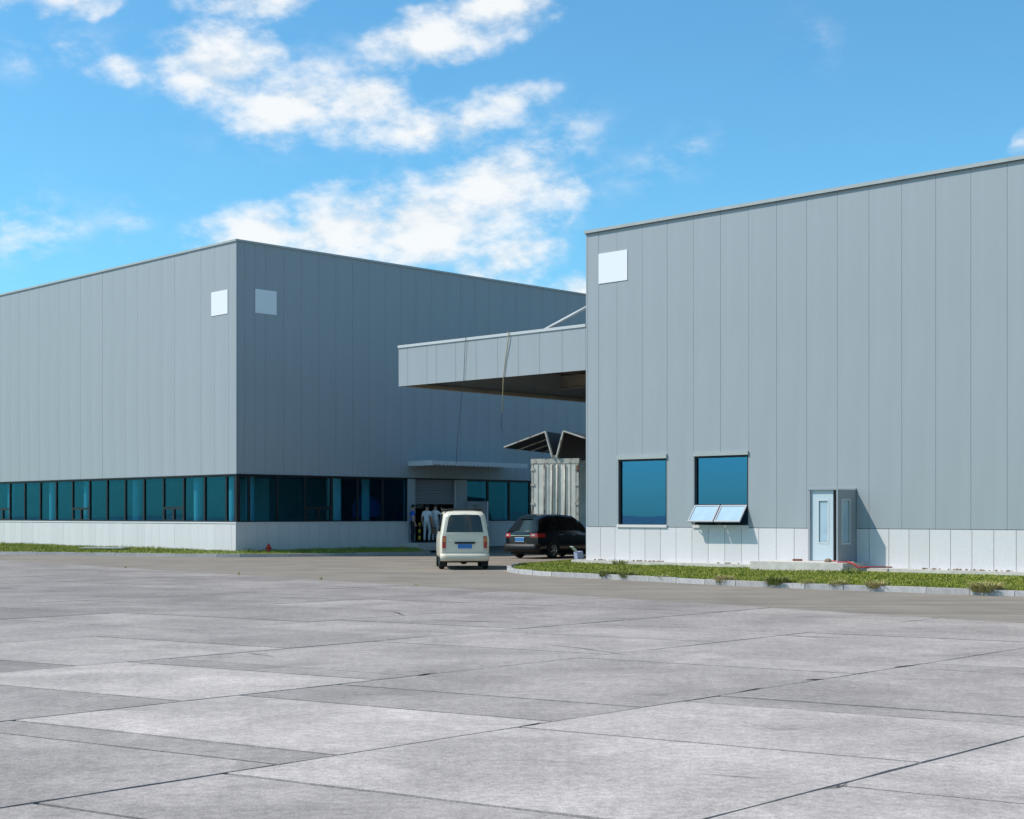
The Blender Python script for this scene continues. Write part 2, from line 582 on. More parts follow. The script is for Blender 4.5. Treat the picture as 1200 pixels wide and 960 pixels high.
# ------------------------------------------------------------------ ground, road, concrete apron
g = MB()
g.add([(-1500, -1500, -.09), (1500, -1500, -.09), (1500, 1500, -.09), (-1500, 1500, -.09)], [(0, 1, 2, 3)])
tag(g.build('ground', M['ground']), kind='structure')

RA, RB = Vector((-18.99, 54.42)), Vector((7.99, 22.88))
rd = (RB - RA).normalized()
rn = Vector((-rd.y, rd.x))          # away from the camera
p0, p1 = RA - rd * 160, RB + rd * 120
q1, q0 = p1 + rn * 190, p0 + rn * 190
tag(MB().add([(*p0, 0), (*p1, 0), (*q1, 0), (*q0, 0)], [(0, 1, 2, 3)]).build('road', M['road']), kind='structure')

UV = Vector((0.68131627, 0.73198917))
VV = Vector((0.85629764, -0.51648268))
bed = [Vector(p) for p in ((-10.5, -3.5), (10.5, -3.5), (56, 90), (-56, 90))]


def clip(poly, p, n):
    out = []
    for i in range(len(poly)):
        a, b = poly[i], poly[(i + 1) % len(poly)]
        da, db = (a - p).dot(n), (b - p).dot(n)
        if da <= 0:
            out.append(a)
        if (da < 0 < db) or (db < 0 < da):
            out.append(a.lerp(b, da / (da - db)))
    return out


apron = MB().add([(p.x, p.y, -.022) for p in clip(bed, RA - rn * .02, rn)], [(0, 1, 2, 3)]).build('concrete_apron', M['bed'])
tag(apron, kind='structure')
STR = [13.5, 9.6, 5.7, 2.2, -1.5, -4.88, -8.11, -11.5, -15.05, -18.5, -22.7, -26.45, -30.4, -34.3, -38.1, -42, -46, -50, -54, -58, -62, -66, -70, -74]
FIX = {  # joints that cross a strip and the tone of the slab beyond each
    -4.88: [(3.1, 1.13), (6.1, 1.16), (9.1, 1.13), (12.2, 1.10), (15.4, 1.02), (18.6, 1.0), (21.8, .98)],
    -8.11: [(3.0, 1.0), (6.06, .98), (7.41, 1.18), (10.25, 1.16), (12.47, .97), (13.0, .96), (16.46, .95), (17.1, 1.0), (20.65, .93), (23, .94)],
    -11.5: [(2.0, .98), (4.9, .93), (7.87, .88), (8.40, 1.18), (10.7, .90), (11.9, .94), (15.6, 1.0), (17.06, 1.02), (20.65, .93), (23.4, .93)],
    -15.05: [(3.6, 1.0), (6.9, .90), (10.07, 1.15), (12.42, .88), (12.97, .94), (16.2, 1.02), (18.5, .98), (20.5, .92), (24, .92)],
    -18.5: [(5.6, .95), (8.6, .90), (11.8, 1.14), (14.77, .95), (17.2, 1.05), (19.15, .95), (21.6, .94), (24.2, .92), (27, .92)],
    -22.7: [(7.4, 1.0), (10.4, .93), (13.4, 1.0), (16.4, 1.04), (18.6, .94), (21.6, 1.0), (24.2, .92), (27.4, .9)],
}


def ragged(poly, amp, step):
    out = []
    for i in range(len(poly)):
        a, b = poly[i], poly[(i + 1) % len(poly)]
        n = max(1, min(14, int((b - a).length / step)))
        t = (b - a).normalized()
        nn = Vector((-t.y, t.x))
        for k in range(n):
            p = a.lerp(b, k / n)
            j = random.gauss(0, amp)
            if random.random() < 0.06:
                j = abs(j) + amp * 2.2      # a chipped edge (nn points into the slab)
            out.append(p + nn * (max(j, -.004) if k else .004))
    return out


nslab = 0
for s0, s1 in zip(STR, STR[1:]):
    js = FIX.get(s1)
    if js is None:
        a, js = random.uniform(-9, -6), []
        while a < 75:
            js.append((a, random.uniform(.76, .90)))
            a += random.choice([3.0, 3.1, 3.2, 2.4, 3.0])
    else:
        js = list(js)
        while js[0][0] > -8:
            js.insert(0, (js[0][0] - 3.0, random.uniform(.92, 1.08)))
        while js[-1][0] < 75:
            js.append((js[-1][0] + 3.05, random.uniform(.78, .92)))
    for (a0, tone), (a1, _) in zip(js, js[1:]):
        tone = (1 + (tone - 1) * 1.25) * (1.0 if s1 > -15.1 else .88 if s1 > -23 else .96)
        gp, gq = 0.022, 0.015
        A0, A1, B0, B1 = a0 + gp, a1 - gp, s1 + gq, s0 - gq
        poly = [UV * A0 + VV * B0, UV * A0 + VV * B1, UV * A1 + VV * B1, UV * A1 + VV * B0]
        cc = sum(poly, Vector((0, 0))) / 4
        if cc.y < -3 or cc.y > 90 or abs(cc.x) > cc.y * 0.52 + 9:
            continue
        poly = clip(poly, RA - rn * .012, rn)
        if len(poly) < 3:
            continue
        near = cc.length < 30
        poly = ragged(poly, 0.004, 0.35 if near else 1.2)
        c0 = sum(poly, Vector((0, 0))) / len(poly)
        dz = random.uniform(-.002, .003)
        n = len(poly)
        mb = MB()
        top = [(p.x - c0.x, p.y - c0.y, 0) for p in poly]
        low = [(p.x - c0.x, p.y - c0.y, -.04) for p in poly]
        ar2 = sum(poly[i].x * poly[(i + 1) % n].y - poly[(i + 1) % n].x * poly[i].y for i in range(n))
        idx = list(range(n)) if ar2 > 0 else list(range(n))[::-1]
        mb.add(top + low, [idx] + [(i, (i + n), ((i + 1) % n + n), (i + 1) % n) if ar2 > 0 else (i, (i + 1) % n, (i + 1) % n + n, i + n) for i in range(n)])
        o = mb.build('slab', M['slab'], apron)
        o.location = (c0.x, c0.y, .004 + dz)
        o['tone'] = float(tone)
        nslab += 1

# tar-filled chips and cracks on the apron


def crack(px, py, ang, length, w):
    pts, p, a = [], Vector((px, py)), ang
    for k in range(9):
        pts.append(p.copy())
        a += random.gauss(0, .12)
        p += Vector((math.cos(a), math.sin(a))) * length / 8
    L, Rr = [], []
    for i, q in enumerate(pts):
        d = (pts[min(i + 1, 8)] - pts[max(i - 1, 0)]).normalized()
        n = Vector((-d.y, d.x)) * (w * (0.15 + 0.85 * math.sin(math.pi * i / 8)) * random.uniform(.6, 1.2) / 2)
        L.append((q.x + n.x, q.y + n.y, .011))
        Rr.append((q.x - n.x, q.y - n.y, .011))
    return MB().grid([Rr, L], smooth=False).build('crack', M['patch'], apron)


def at(a, b):
    return UV * a + VV * b


for (a, b, ang, l, w) in ((9.0, -5.75, -31, .5, .010), (8.9, -4.88, 47, .3, .022), (10.27, -8.1, 47, .3, .03),
                          (13.35, -8.12, 47, .5, .04), (16.4, -8.12, 47, .4, .05), (14.7, -8.2, 20, .2, .07), (12.9, -11.5, 47, .4, .05),
                          (14.0, -15.0, -31, .8, .02), (21.2, -19.5, -31, 1.2, .04), (19.9, -17.4, -31, 1.5, .04), (20.0, -11.6, -31, 1.0, .05),
                          (11.2, -6.6, -20, .35, .012), (8.9, -7.0, -25, .5, .008), (17.0, -13.2, -30, 2.0, .02)):
    q = at(a, b)
    crack(q.x, q.y, R(ang), l, w)

# ------------------------------------------------------------------ lawns and kerbs
LP = [((-60, 76.3), (-43, 91.2)), ((-40, 68.9), (-32, 80.4)), ((-21.7, 62.18), (-20.2, 68.5)), ((-16.47, 60.25), (-15, 63.3)), ((-13, 58.95), (-11.5, 59.75)),
      ((-10.9, 58.35), (-11.1, 59.48)), ((-8.59, 59.04), (-9.0, 61.57)), ((-6.31, 60.25), (-6.6, 63.95)), ((-4.2, 61.75), (-5.0, 65.5)), ((-3.3, 63.0), (-4.55, 65.98))]
RP = [((26, 17.3), (29, 20.4)), ((22, 20.7), (24, 25.1)), ((10.62, 30.44), (13.25, 35.17)), ((6, 34.38), (8.87, 39.26)), ((2.27, 38.96), (5.22, 42.68)), ((.94, 40.7), (2.4, 45.3)),
      ((.25, 42.2), (2.33, 45.42)), ((0, 43.6), (2.35, 45.5)), ((0.0, 45.2), (2.5, 45.65)), ((.35, 47), (2.9, 46.1)), ((1.0, 48.6), (3.9, 47.15)), ((2.0, 50.2), (5, 48.35))]


def lawn(pairs, side, bladeden, label, hgt):
    ks = catmull([(*k, 0) for k, w in pairs], 0.97)
    # kerb of separate stones
    kb = tag(bpy.data.objects.new('kerb', None), kind='structure')
    C.objects.link(kb)
    kw = 0.13
    for i, (a, b) in enumerate(zip(ks, ks[1:])):
        d = (b - a)
        L = d.length
        if L < .2:
            continue
        d.normalize()
        z1 = .125 + random.uniform(-.008, .008)
        o = boxo('kerb_stone', M['kerb'], kb, .007, L - .007, -.004, kw, -.03, z1)
        o.location = a
        o.rotation_euler = (random.gauss(0, .008), 0, math.atan2(d.y, d.x))
    # soil sheet between kerb and wall
    dense = []
    kk = catmull([(*k, 0) for k, w in pairs], 0.5)
    ww = catmull([(*w, 0) for k, w in pairs], 0.1)
    # pair by fraction of each original interval
    rows = []
    for (k0, w0), (k1, w1) in zip(pairs, pairs[1:]):
        n = 6
        for i in range(n):
            t = i / n
            k, w = Vector(k0).lerp(Vector(k1), t), Vector(w0).lerp(Vector(w1), t)
            rows.append((k, w))
    rows.append((Vector(pairs[-1][0]), Vector(pairs[-1][1])))
    # snap the kerb side to the smooth curve
    mids = []
    for k, w in rows:
        q = min(kk, key=lambda p: (p.x - k.x) ** 2 + (p.y - k.y) ** 2)
        k2 = Vector((q.x, q.y))
        d = (w - k2).normalized()
        mids.append((k2 + d * (kw * .6), w))
    G = []
    for k, w in mids:
        r = []
        for j in range(7):
            t = j / 6
            p = k.lerp(w, t)
            r.append((p.x, p.y, .105 + (.225 - .105) * (t ** .8) + (random.gauss(0, .008) if 0 < j < 6 else 0)))
        G.append(r)
    base = MB().grid(G, flip=True).build('lawn', M['soil'])
    tag(base, kind='structure')
    # blades
    tri = []
    for i in range(len(G) - 1):
        for j in range(6 if side == 'l' else 5):
            q = [np.array(G[i][j]), np.array(G[i][j + 1]), np.array(G[i + 1][j + 1]), np.array(G[i + 1][j])]
            tri += [(q[0], q[1], q[2]), (q[0], q[2], q[3])]
    T = np.array(tri)
    ctr = T.mean(axis=1)
    ok = (np.abs(ctr[:, 0]) < ctr[:, 1] * .42 + 2)
    T = T[ok]
    ar_ = 0.5 * np.linalg.norm(np.cross(T[:, 1] - T[:, 0], T[:, 2] - T[:, 0]), axis=1)
    N = int(ar_.sum() * bladeden)
    pick = rng.choice(len(T), N, p=ar_ / ar_.sum())
    r1, r2 = np.sqrt(rng.random(N)), rng.random(N)
    P = T[pick, 0] * (1 - r1)[:, None] + T[pick, 1] * (r1 * (1 - r2))[:, None] + T[pick, 2] * (r1 * r2)[:, None]
    cl = (np.sin(P[:, 0] * 1.9 + P[:, 1] * 1.1) + np.sin(P[:, 0] * .7 - P[:, 1] * 2.3 + 1) + np.sin(P[:, 0] * 4.1 + P[:, 1] * 3.3)) / 3
    h = hgt * (0.75 + 0.45 * cl) * rng.uniform(.5, 1.5, N)
    h = np.clip(h, .02, .3)
    a = rng.random(N) * 2 * np.pi
    wdt = rng.uniform(.006, .013, N) * (1.0 if hgt > .09 else 1.2)
    dx = np.stack([np.cos(a) * wdt, np.sin(a) * wdt, np.zeros(N)], 1)
    lean = rng.normal(0, .35, (N, 2)) * h[:, None]
    tip = P + np.stack([lean[:, 0], lean[:, 1], h], 1)
    mid = P + np.stack([lean[:, 0] * .3, lean[:, 1] * .3, h * .55], 1)
    V = np.stack([P - dx, P + dx, mid + dx * .7, mid - dx * .7, tip], 1).reshape(-1, 3)
    i0 = np.arange(N) * 5
    F = np.concatenate([np.stack([i0, i0 + 1, i0 + 2, i0 + 3], 1).tolist(), ]).tolist() + np.stack([i0 + 3, i0 + 2, i0 + 4], 1).tolist()
    me = bpy.data.meshes.new('grass')
    me.from_pydata(V.tolist(), [], F)
    me.materials.append(M['grass'])
    o = link('grass', me)
    tag(o, label, 'grass', kind='stuff')


lawn(LP, 'l', 170, 'short bright green grass growing below the long teal window band', .10)
lawn(RP, 'r', 600, 'short bright green grass growing below the wall with two blue windows', .055)


def tuft(x, y, z, rad, hgt, n, mat, label, cat='weed', group=None, droop=.8):
    mb = MB()
    for i in range(n):
        a = random.random() * 6.283
        rr = rad * math.sqrt(random.random()) * .55
        b = Vector((math.cos(a) * rr, math.sin(a) * rr, 0))
        a2 = a + random.gauss(0, .7)
        h = hgt * random.uniform(.45, 1.1)
        out = rad * random.uniform(.1, droop)
        s = Vector((-math.sin(a2), math.cos(a2), 0)) * random.uniform(.004, .010)
        d = Vector((math.cos(a2), math.sin(a2), 0))
        m1 = b + d * out * .35 + Vector((0, 0, h * .7))
        t = b + d * out + Vector((0, 0, h * random.uniform(.55, 1.0)))
        mb.add([b - s, b + s, m1 + s, m1 - s, t], [(0, 1, 2, 3), (3, 2, 4)])
    o = mb.build('weed_clump', mat)
    o.location = (x, y, z)
    return tag(o, label, cat, group)


# px-free positions along the right kerb, measured in metres
kr = catmull([(*k, 0) for k, w in RP], 0.1)


def kerb_at(x):
    return min(kr, key=lambda p: abs(p.x - x) + (100 if p.y > 41 else 0))


for x, rad, h, n, dm, lab in ((9.95, .34, .30, 260, 'dry', 'widest tan dry weed clump spilling over the pale kerb'),
                              (8.05, .24, .24, 150, 'dry', 'tan dry weed clump on the kerb beyond the open door'),
                              (7.35, .20, .22, 130, 'dry', 'tan dry weed clump on the kerb just past the doorstep end'),
                              (6.15, .30, .28, 200, 'weed', 'dark green weed clump on the kerb in front of the doorstep'),
                              (5.05, .22, .24, 140, 'dry', 'tan weed clump on the kerb in front of the doorstep corner'),
                              (3.75, .16, .18, 80, 'dry', 'small tan weed tuft on the kerb below the tilted sashes'),
                              (2.95, .24, .26, 130, 'weed', 'green weed clump on the kerb between the two blue windows'),
                              (2.45, .26, .26, 150, 'weed', 'green bushy weed on the kerb below the single blue window'),
                              (6.75, .16, .2, 90, 'dry', 'low straw coloured tuft beside the dark green kerb weed')):
    k = kerb_at(x)
    tuft(k.x + .05, k.y - .03, .06, rad * 1.5, h * .85, int(n * 2.0), M[dm], lab, group='weeds on the right kerb')
tuft(3.2, 43.3, .20, .45, .22, 110, M['weed'], 'tall green weed at the foot of the wall below the blue window', droop=.6)
tuft(8.6, 37.2, .18, .4, .20, 110, M['weed'], 'tall green weed on the lawn just beyond the doorstep', droop=.6)
for t, h, lab in ((.25, .2, 'tiny dry weed in the apron edge joint behind the van'), (.62, .16, 'tiny dry weed in the apron edge joint below the pale kerb'), (.42, .3, 'thin upright weed in the apron edge joint left of the van'),
                  (.52, .2, 'tiny weed in the apron edge joint right of the van')):
    q = RA.lerp(RB, t)
    tuft(q.x, q.y, 0, .09, h * .5, 10, M['dry'], lab)

# ------------------------------------------------------------------ buildings


def pieces(x0, x1, z0, z1, holes):
    """split a panel round openings (hx0,hx1,hz0,hz1) into rectangles"""
    rects = [(x0, x1, z0, z1)]
    for (a, b, c, d) in holes:
        out = []
        for (p, q, r, s) in rects:
            if b <= p or a >= q or d <= r or c >= s:
                out.append((p, q, r, s))
                continue
            if r < c:
                out.append((p, q, r, c))
            if s > d:
                out.append((p, q, d, s))
            lo, hi_ = max(r, c), min(s, d)
            if p < a:
                out.append((p, a, lo, hi_))
            if q > b:
                out.append((b, q, lo, hi_))
        rects = [t for t in out if t[1] - t[0] > .015 and t[3] - t[2] > .015]
    return rects


def face_panels(name, mat, parent, seams, z0, z1, axis, depth, gap=.008, holes=(), cache={}):
    """upright panels on a local face; axis 'x': along x facing -y, axis 'y': along y facing -x. depth=(front, back)"""
    for a, b in zip(seams, seams[1:]):
        rc = pieces(a + gap / 2, b - gap / 2, z0, z1, holes)
        if not rc:
            continue
        w = round(b - a, 4)
        key = (name, mat.name, axis, w, z0, z1, depth) if len(rc) == 1 and rc[0] == (a + gap / 2, b - gap / 2, z0, z1) else None
        if key and key in cache:
            o = link(name, cache[key], parent)
        else:
            mb = MB()
            for (p, q, r, s) in rc:
                if axis == 'x':
                    mb.box(p - a, q - a, depth[0], depth[1], r, s)
                else:
                    mb.box(depth[0], depth[1], p - a, q - a, r, s)
            o = mb.build(name, mat, parent)
            if key:
                cache[key] = o.data
        j = random.gauss(0, .0012)
        o.location = (a, j, 0) if axis == 'x' else (j, a, 0)


def frame_mesh(w, h, fw, dp, axis, transom=None, mull_low=False):
    mb = MB()

    def bx(a, b, c, d):
        if axis == 'x':
            mb.box(a, b, -dp / 2, dp / 2, c, d)
        else:
            mb.box(-dp / 2, dp / 2, a, b, c, d)
    bx(0, fw, 0, h)
    bx(w - fw, w, 0, h)
    bx(fw, w - fw, 0, fw)
    bx(fw, w - fw, h - fw, h)
    if transom:
        bx(fw, w - fw, transom - fw * .6, transom + fw * .6)
        if mull_low:
            # two opening lights with heavier sashes
            c = w / 2
            bx(c - fw * .7, c + fw * .7, fw, transom - fw * .6)
            for a, b in ((fw, c - fw * .7), (c + fw * .7, w - fw)):
                bx(a, a + .035, fw, transom - fw * .6)
                bx(b - .035, b, fw, transom - fw * .6)
                bx(a + .035, b - .035, fw, fw + .04)
                bx(a + .035, b - .035, transom - fw * .6 - .04, transom - fw * .6)
    return mb


def window(parent, axis, a, b, z0, z1, inset, glass, opener=False, fw=.05):
    w, h = b - a, z1 - z0
    f = frame_mesh(w, h, fw, .10, axis, .60 if opener else None, opener).build('window', M['frame'], parent)
    f.location = (a, inset, z0) if axis == 'x' else (inset, a, z0)
    mb = MB()
    if axis == 'x':
        mb.box(fw - .01, w - fw + .01, -.006, .006, fw - .01, h - fw + .01)
    else:
        mb.box(-.006, .006, fw - .01, w - fw + .01, fw - .01, h - fw + .01)
    p = mb.build('pane', glass, f)
    p.rotation_euler = (random.gauss(0, .0018), random.gauss(0, .0018), random.gauss(0, .0018))
    return f


# ---- left warehouse: local x runs along the shaded face, local y along the sunlit face
LC = (-11.165, 59.422)
LYAW = R(44.732)
lw = thing('warehouse', (*LC, 0), LYAW, 'large grey panel-clad warehouse with a long ribbon of teal windows', 'building')
HL, ZW0, ZW1 = 12.86, 1.39, 3.35
XL, YL = 46, 44
ys = [0.004, .55] + [.55 + 1.018 * i for i in range(1, 43)]
xs = [0.05, .38, .90, 1.43] + [1.43 + .91 * i for i in range(1, 49)]
XL, YL = xs[-1], ys[-1]
face_panels('wall_panel', M['clad'], lw, ys, ZW1, HL - .08, 'y', (0, .05))
face_panels('wall_panel', M['clad'], lw, xs, ZW1, HL - .08, 'x', (0, .05))
boxo('corner_trim', M['clad'], lw, -.012, .05, -.012, .003, ZW1, HL - .08)
# core above the windows, closes the ceiling of the rooms
boxo('wall_core', M['backing'], lw, .06, XL, .06, YL, ZW1 + .01, HL - .2)
mb = MB()
mb.box(-.05, .14, -.05, YL, HL - .08, HL).box(.14, XL, -.05, .14, HL - .08, HL)
mb.build('coping', M['coping'], lw)
boxo('roof', M['coping'], lw, .14, XL, .14, YL, HL - .2, HL - .1)
# dark drip edge under the cladding
mb = MB()
mb.box(-.02, .08, -.02, YL, ZW1 - .05, ZW1 - .001).box(.08, XL, -.02, .08, ZW1 - .05, ZW1 - .001)
mb.build('drip_edge', M['frame'], lw)
# stone base
DX0, DX1 = 9.14, 12.75         # entrance bay on the shaded face
bys = [.0, .32] + [.32 + .61 * i for i in range(1, 72)]
bxs = [.05, .45] + [.45 + .533 * i for i in range(1, 80)]
face_panels('base_panel', M['stone'], lw, [y for y in bys if y < YL], .2, ZW0 - .06, 'y', (-.03, .05))
face_panels('base_panel', M['stone'], lw, [x for x in bxs if x < DX0 - .1] + [DX0], .2, ZW0 - .06, 'x', (-.03, .05))
face_panels('base_panel', M['stone'], lw, [DX1] + [x for x in bxs if x > DX1 + .2 and x < XL], .2, ZW0 - .06, 'x', (-.03, .05))
mb = MB()
mb.box(.06, .30, .30, YL, 0, ZW0 - .07).box(.06, DX0, .06, .30, 0, ZW0 - .07).box(DX1, XL, .06, .30, 0, ZW0 - .07)
mb.build('base_core', M['backing'], lw)
mb = MB()
mb.box(-.05, .30, -.05, YL, ZW0 - .06, ZW0).box(.30, DX0, -.05, .30, ZW0 - .06, ZW0).box(DX1, XL, -.05, .30, ZW0 - .06, ZW0)
mb.build('window_sill', M['stone'], lw)
# window ribbon
zt = ZW1 - .05
boxo('corner_post', M['frame'], lw, .02, .16, .02, .16, ZW0, zt)
pitch = 1.603
b0 = .80
window(lw, 'y', .165, b0, ZW0, zt, .09, M['glassL'])
k = 0
while b0 + pitch * (k + 1) < YL - .5:
    window(lw, 'y', b0 + pitch * k, b0 + pitch * (k + 1), ZW0, zt, .09, M['glassL'], opener=(k % 5 == 2))
    k += 1
b0x, px_ = .65, 1.415
window(lw, 'x', .165, b0x, ZW0, zt, .09, M['glassL'])
for k in range(6):
    window(lw, 'x', b0x + px_ * k, b0x + px_ * (k + 1), ZW0, zt, .09, M['glassL'], opener=(k == 2))
for k in range(12):
    window(lw, 'x', DX1 + px_ * k, DX1 + px_ * (k + 1), ZW0, zt, .09, M['glassL'], opener=(k == 4))
# rooms behind the glass
mb = MB()
mb.box(5.5, XL, 5.5, YL, .1, ZW1 + .005).box(.0, 5.5, YL - .12, YL, .0, ZW1 + .005).box(XL - .12, XL, .0, 5.5, .0, ZW1 + .005)
mb.build('inner_wall', M['inner'], lw)
mb = MB()
mb.box(.31, XL, .31, 5.5, .05, .40).box(.31, 5.5, 5.5, YL, .05, .40)
mb.build('room_floor', M['inner'], lw)
for y in (.95, 3.6, 8.6, 13.0, 16.4, 20.8, 26):
    c = MB().lathe([(.22, .4), (.22, ZW1)], 20).build('column', M['column'], lw)
    c.location = (.55, y, 0)
for x, d in ((1.15, .7), (5.6, .6), (7.35, .8), (14.6, .7), (16.2, .9)):
    c = MB().lathe([(.18, .4), (.18, ZW1)], 20).build('column', M['column'], lw)
    c.location = (x, d, 0)
c = MB().lathe([(.0, .95), (.35, .9), (.6, .72), (.66, .5), (.64, .0)], 14).build('covered_machine', M['bluecover'], lw)
c.location = (8.3, 1.9, 1.6)
boxo('machine_stand', M['frame'], lw, 8.0, 8.6, 1.6, 2.2, .4, 1.62)
# entrance: piers, shutter, added dark walls inside
for a, b in ((DX0, 9.56), (12.19, DX1)):
    boxo('pier', M['pier'], lw, a, b, -.02, .32, .15, ZW1 - .002 - .05)
mb = MB()
for i in range(9):
    z = 3.30 - .125 * (i + 1)
    mb.box(9.57, 12.18, .16 + .012 * (i % 2), .20, z, z + .118)
sh = mb.build('roller_shutter', M['shutter'], lw)
boxo('shutter_rail', M['flash'], lw, 12.10, 12.18, .08, .155, .43, 3.29)
boxo('shutter_rail', M['flash'], lw, 9.57, 9.64, .08, .155, .43, 3.29)
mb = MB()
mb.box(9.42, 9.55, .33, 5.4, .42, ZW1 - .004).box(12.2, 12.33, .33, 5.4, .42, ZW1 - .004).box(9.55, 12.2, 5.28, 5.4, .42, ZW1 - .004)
mb.build('blackout_walls', M['dark'], lw)  # near-black walls added so the doorway stays dark
for a, b in ((9.75, 10.35), (10.5, 11.2)):
    f = boxo('inner_window', M['frame'], lw, a, b, 1.25, 1.29, 1.95, 2.26)
    boxo('pane', M['board'], f, a + .04, b - .04, 1.24, 1.25, 1.99, 2.22)
boxo('doorstep', M['concrete'], lw, 8.75, 12.9, -1.15, -.055, .1, .43)

# open entrance leaf standing out beside the shutter
lf = boxo('entrance_door', M['dark_door'], lw, 0, .05, -.95, 0, 0, 1.95)
lf.location = (12.72, -.06, .36)
lf.rotation_euler = (0, 0, R(58))
boxo('pane', M['glassD'], lf, -.008, .058, -.75, -.3, 1.0, 1.8)
boxo('edge_strip', M['white'], lf, -.01, .06, -1.0, -.952, 0, 1.96)

# awning over the entrance
aw = thing('awning', (*LC, 0), LYAW, 'thin pale grey corrugated awning over the entrance shutter', 'awning')
AX0, AX1, AZ = 9.15, 15.15, 3.90
rows = []
NX = 130
for y, z in ((-1.60, AZ + .13), (-.0, AZ + .19)):
    rows.append([(AX0 + .05 + (AX1 - AX0 - .05) * i / NX, y, z + .03 * math.cos(i * math.pi / 2.5)) for i in range(NX + 1)])
rows2 = [[(p[0], p[1], p[2] - .012) for p in r] for r in rows]
mb = MB().grid(rows).grid(rows2, flip=True)
mb.build('corrugated_sheet', M['awning'], aw)
# front trim follows the corrugations along its lower edge
lo_ = [(AX0 + (AX1 - AX0) * i / NX, -1.62, AZ + .03 * math.cos(i * math.pi / 2.5) - .03 * (i / NX)) for i in range(NX + 1)]
up_ = [(p[0], -1.62, AZ + .18) for p in lo_]
mb = MB().grid([lo_, up_])
mb.grid([[(p[0], -1.605, p[2]) for p in lo_], [(p[0], -1.605, p[2]) for p in up_]], flip=True)
mb.build('front_trim', M['awning'], aw)
boxo('end_trim', M['awning'], aw, AX0 - .02, AX0 + .02, -1.63, -.004, AZ - .03, AZ + .20)
boxo('edge_beam', M['flash'], aw, AX0 + .05, AX1, -1.58, -1.52, AZ + .04, AZ + .09)
for x in (9.4, 11.3, 13.2, 15.0):
    MB().bar((x, -1.55, AZ + .02), (x, -.01, AZ + .08), .05, .05).build('bracket', M['flash'], aw)

# yellow and black guard post at the entrance
gp_ = thing('guard_post', (*LC, 0), LYAW, 'yellow and black striped guard post beside the entrance', 'post')
for i in range(6):
    c = MB().lathe([(.055, i * .15), (.055, i * .15 + .15)] + ([(.0, .9)] if i == 5 else []), 14).build('stripe', M['yellow'] if i % 2 else M['black'], gp_)
    c.location = (9.72, -.12, .43)

# blank white signs
for loc_y, args, lab in ((None, ('y', .61, 1.80, 9.90, 10.88), 'blank white square sign high on the sunlit wall above the ribbon windows'),
                         (None, ('x', .91, 1.97, 9.96, 10.94), 'blank pale square sign high on the shaded wall of the ribbon-window warehouse')):
    ax, a, b, z0, z1 = args
    o = thing('sign', (*LC, 0), LYAW, lab, 'sign')
    if ax == 'y':
        boxo('face', M['sign'], o, -.018, -.003, a, b, z0, z1)
    else:
        boxo('face', M['sign'], o, a, b, -.018, -.003, z0, z1)

# ---- right warehouse: local x along the sunlit front, local y back along its side
RC = (2.298, 45.408)
RYAW = math.atan2(-.68287, .73054)
rw = thing('warehouse', (*RC, 0), RYAW, 'grey panel-clad warehouse with a white base, two blue windows and an open door', 'building')
HR, ZB = 10.5, 1.33
rs = [0.0, .5, 1.22, 2.19, 3.12, 4.07, 5.02, 5.98, 6.9, 7.86] + [7.86 + .95 * i for i in range(1, 24)]
XR = rs[-1]
W1 = (1.27, 3.10, 1.36, 3.36)
W2 = (4.10, 5.96, 1.36, 3.385)
DO = (7.93, 9.40, .0, 2.39)
holes = [(W1[0], W1[1], 1.0, 3.49), (W2[0], W2[1], 1.0, 3.49), DO]
face_panels('wall_panel', M['clad'], rw, rs, ZB, HR - .12, 'x', (0, .06), holes=holes)
face_panels('wall_panel', M['clad'], rw, [.065 + .95 * i for i in range(28)], .3, HR - .12, 'y', (0, .06))
bs = [0.0, .58] + [.58 + .5745 * i for i in range(1, 50)]
face_panels('base_panel', M['stone'], rw, [b for b in bs if b < XR], .30, ZB - .015, 'x', (-.012, .06), gap=.014, holes=[DO])
# the core walls behind the panels, with the openings left free
mb = MB()
for (p, q, r, s) in pieces(.07, XR, .0, HR - .2, [(W1[0], W1[1], W1[2], W1[3]), (W2[0], W2[1], W2[2], W2[3]), DO]):
    mb.box(p, q, .065, .22, r, s)
mb.box(.065, .22, .22, 26, 0, HR - .2)
mb.build('wall_core', M['backing'], rw)
mb = MB()
mb.box(-.05, XR, -.05, .16, HR - .12, HR - .02).box(-.05, .16, .16, 26, HR - .12, HR - .02)
mb.build('coping', M['coping'], rw)
boxo('drip_edge', M['frame'], rw, 0, XR, -.058, -.051, HR - .135, HR - .115)
boxo('roof', M['coping'], rw, .16, XR, .16, 26, HR - .25, HR - .15)
boxo('corner_trim', M['clad'], rw, -.006, .05, -.006, -.001, .3, HR - .12)
# footing ledge
boxo('footing', M['concrete'], rw, -.25, 6.86, -.42, -.0125, .0, .305)
boxo('footing', M['concrete'], rw, 9.72, XR, -.36, -.0125, .0, .298)
# room
boxo('inner_wall', M['inner'], rw, .25, XR, 4.0, 4.1, .3, 4.2)
boxo('room_floor', M['inner'], rw, .23, XR, .225, 4.0, .1, .43)
boxo('ceiling', M['inner'], rw, .23, XR, .225, 4.1, 4.2, 4.3)
boxo('partition', M['inner'], rw, 6.6, 6.7, .225, 4.0, .43, 4.2)
bxp = boxo('stored_carton', M['column'], rw, 1.75, 2.35, 1.2, 1.7, .43, 2.15)
bxp = boxo('stored_carton', M['column'], rw, 2.55, 3.3, .8, 1.3, .43, 1.85)
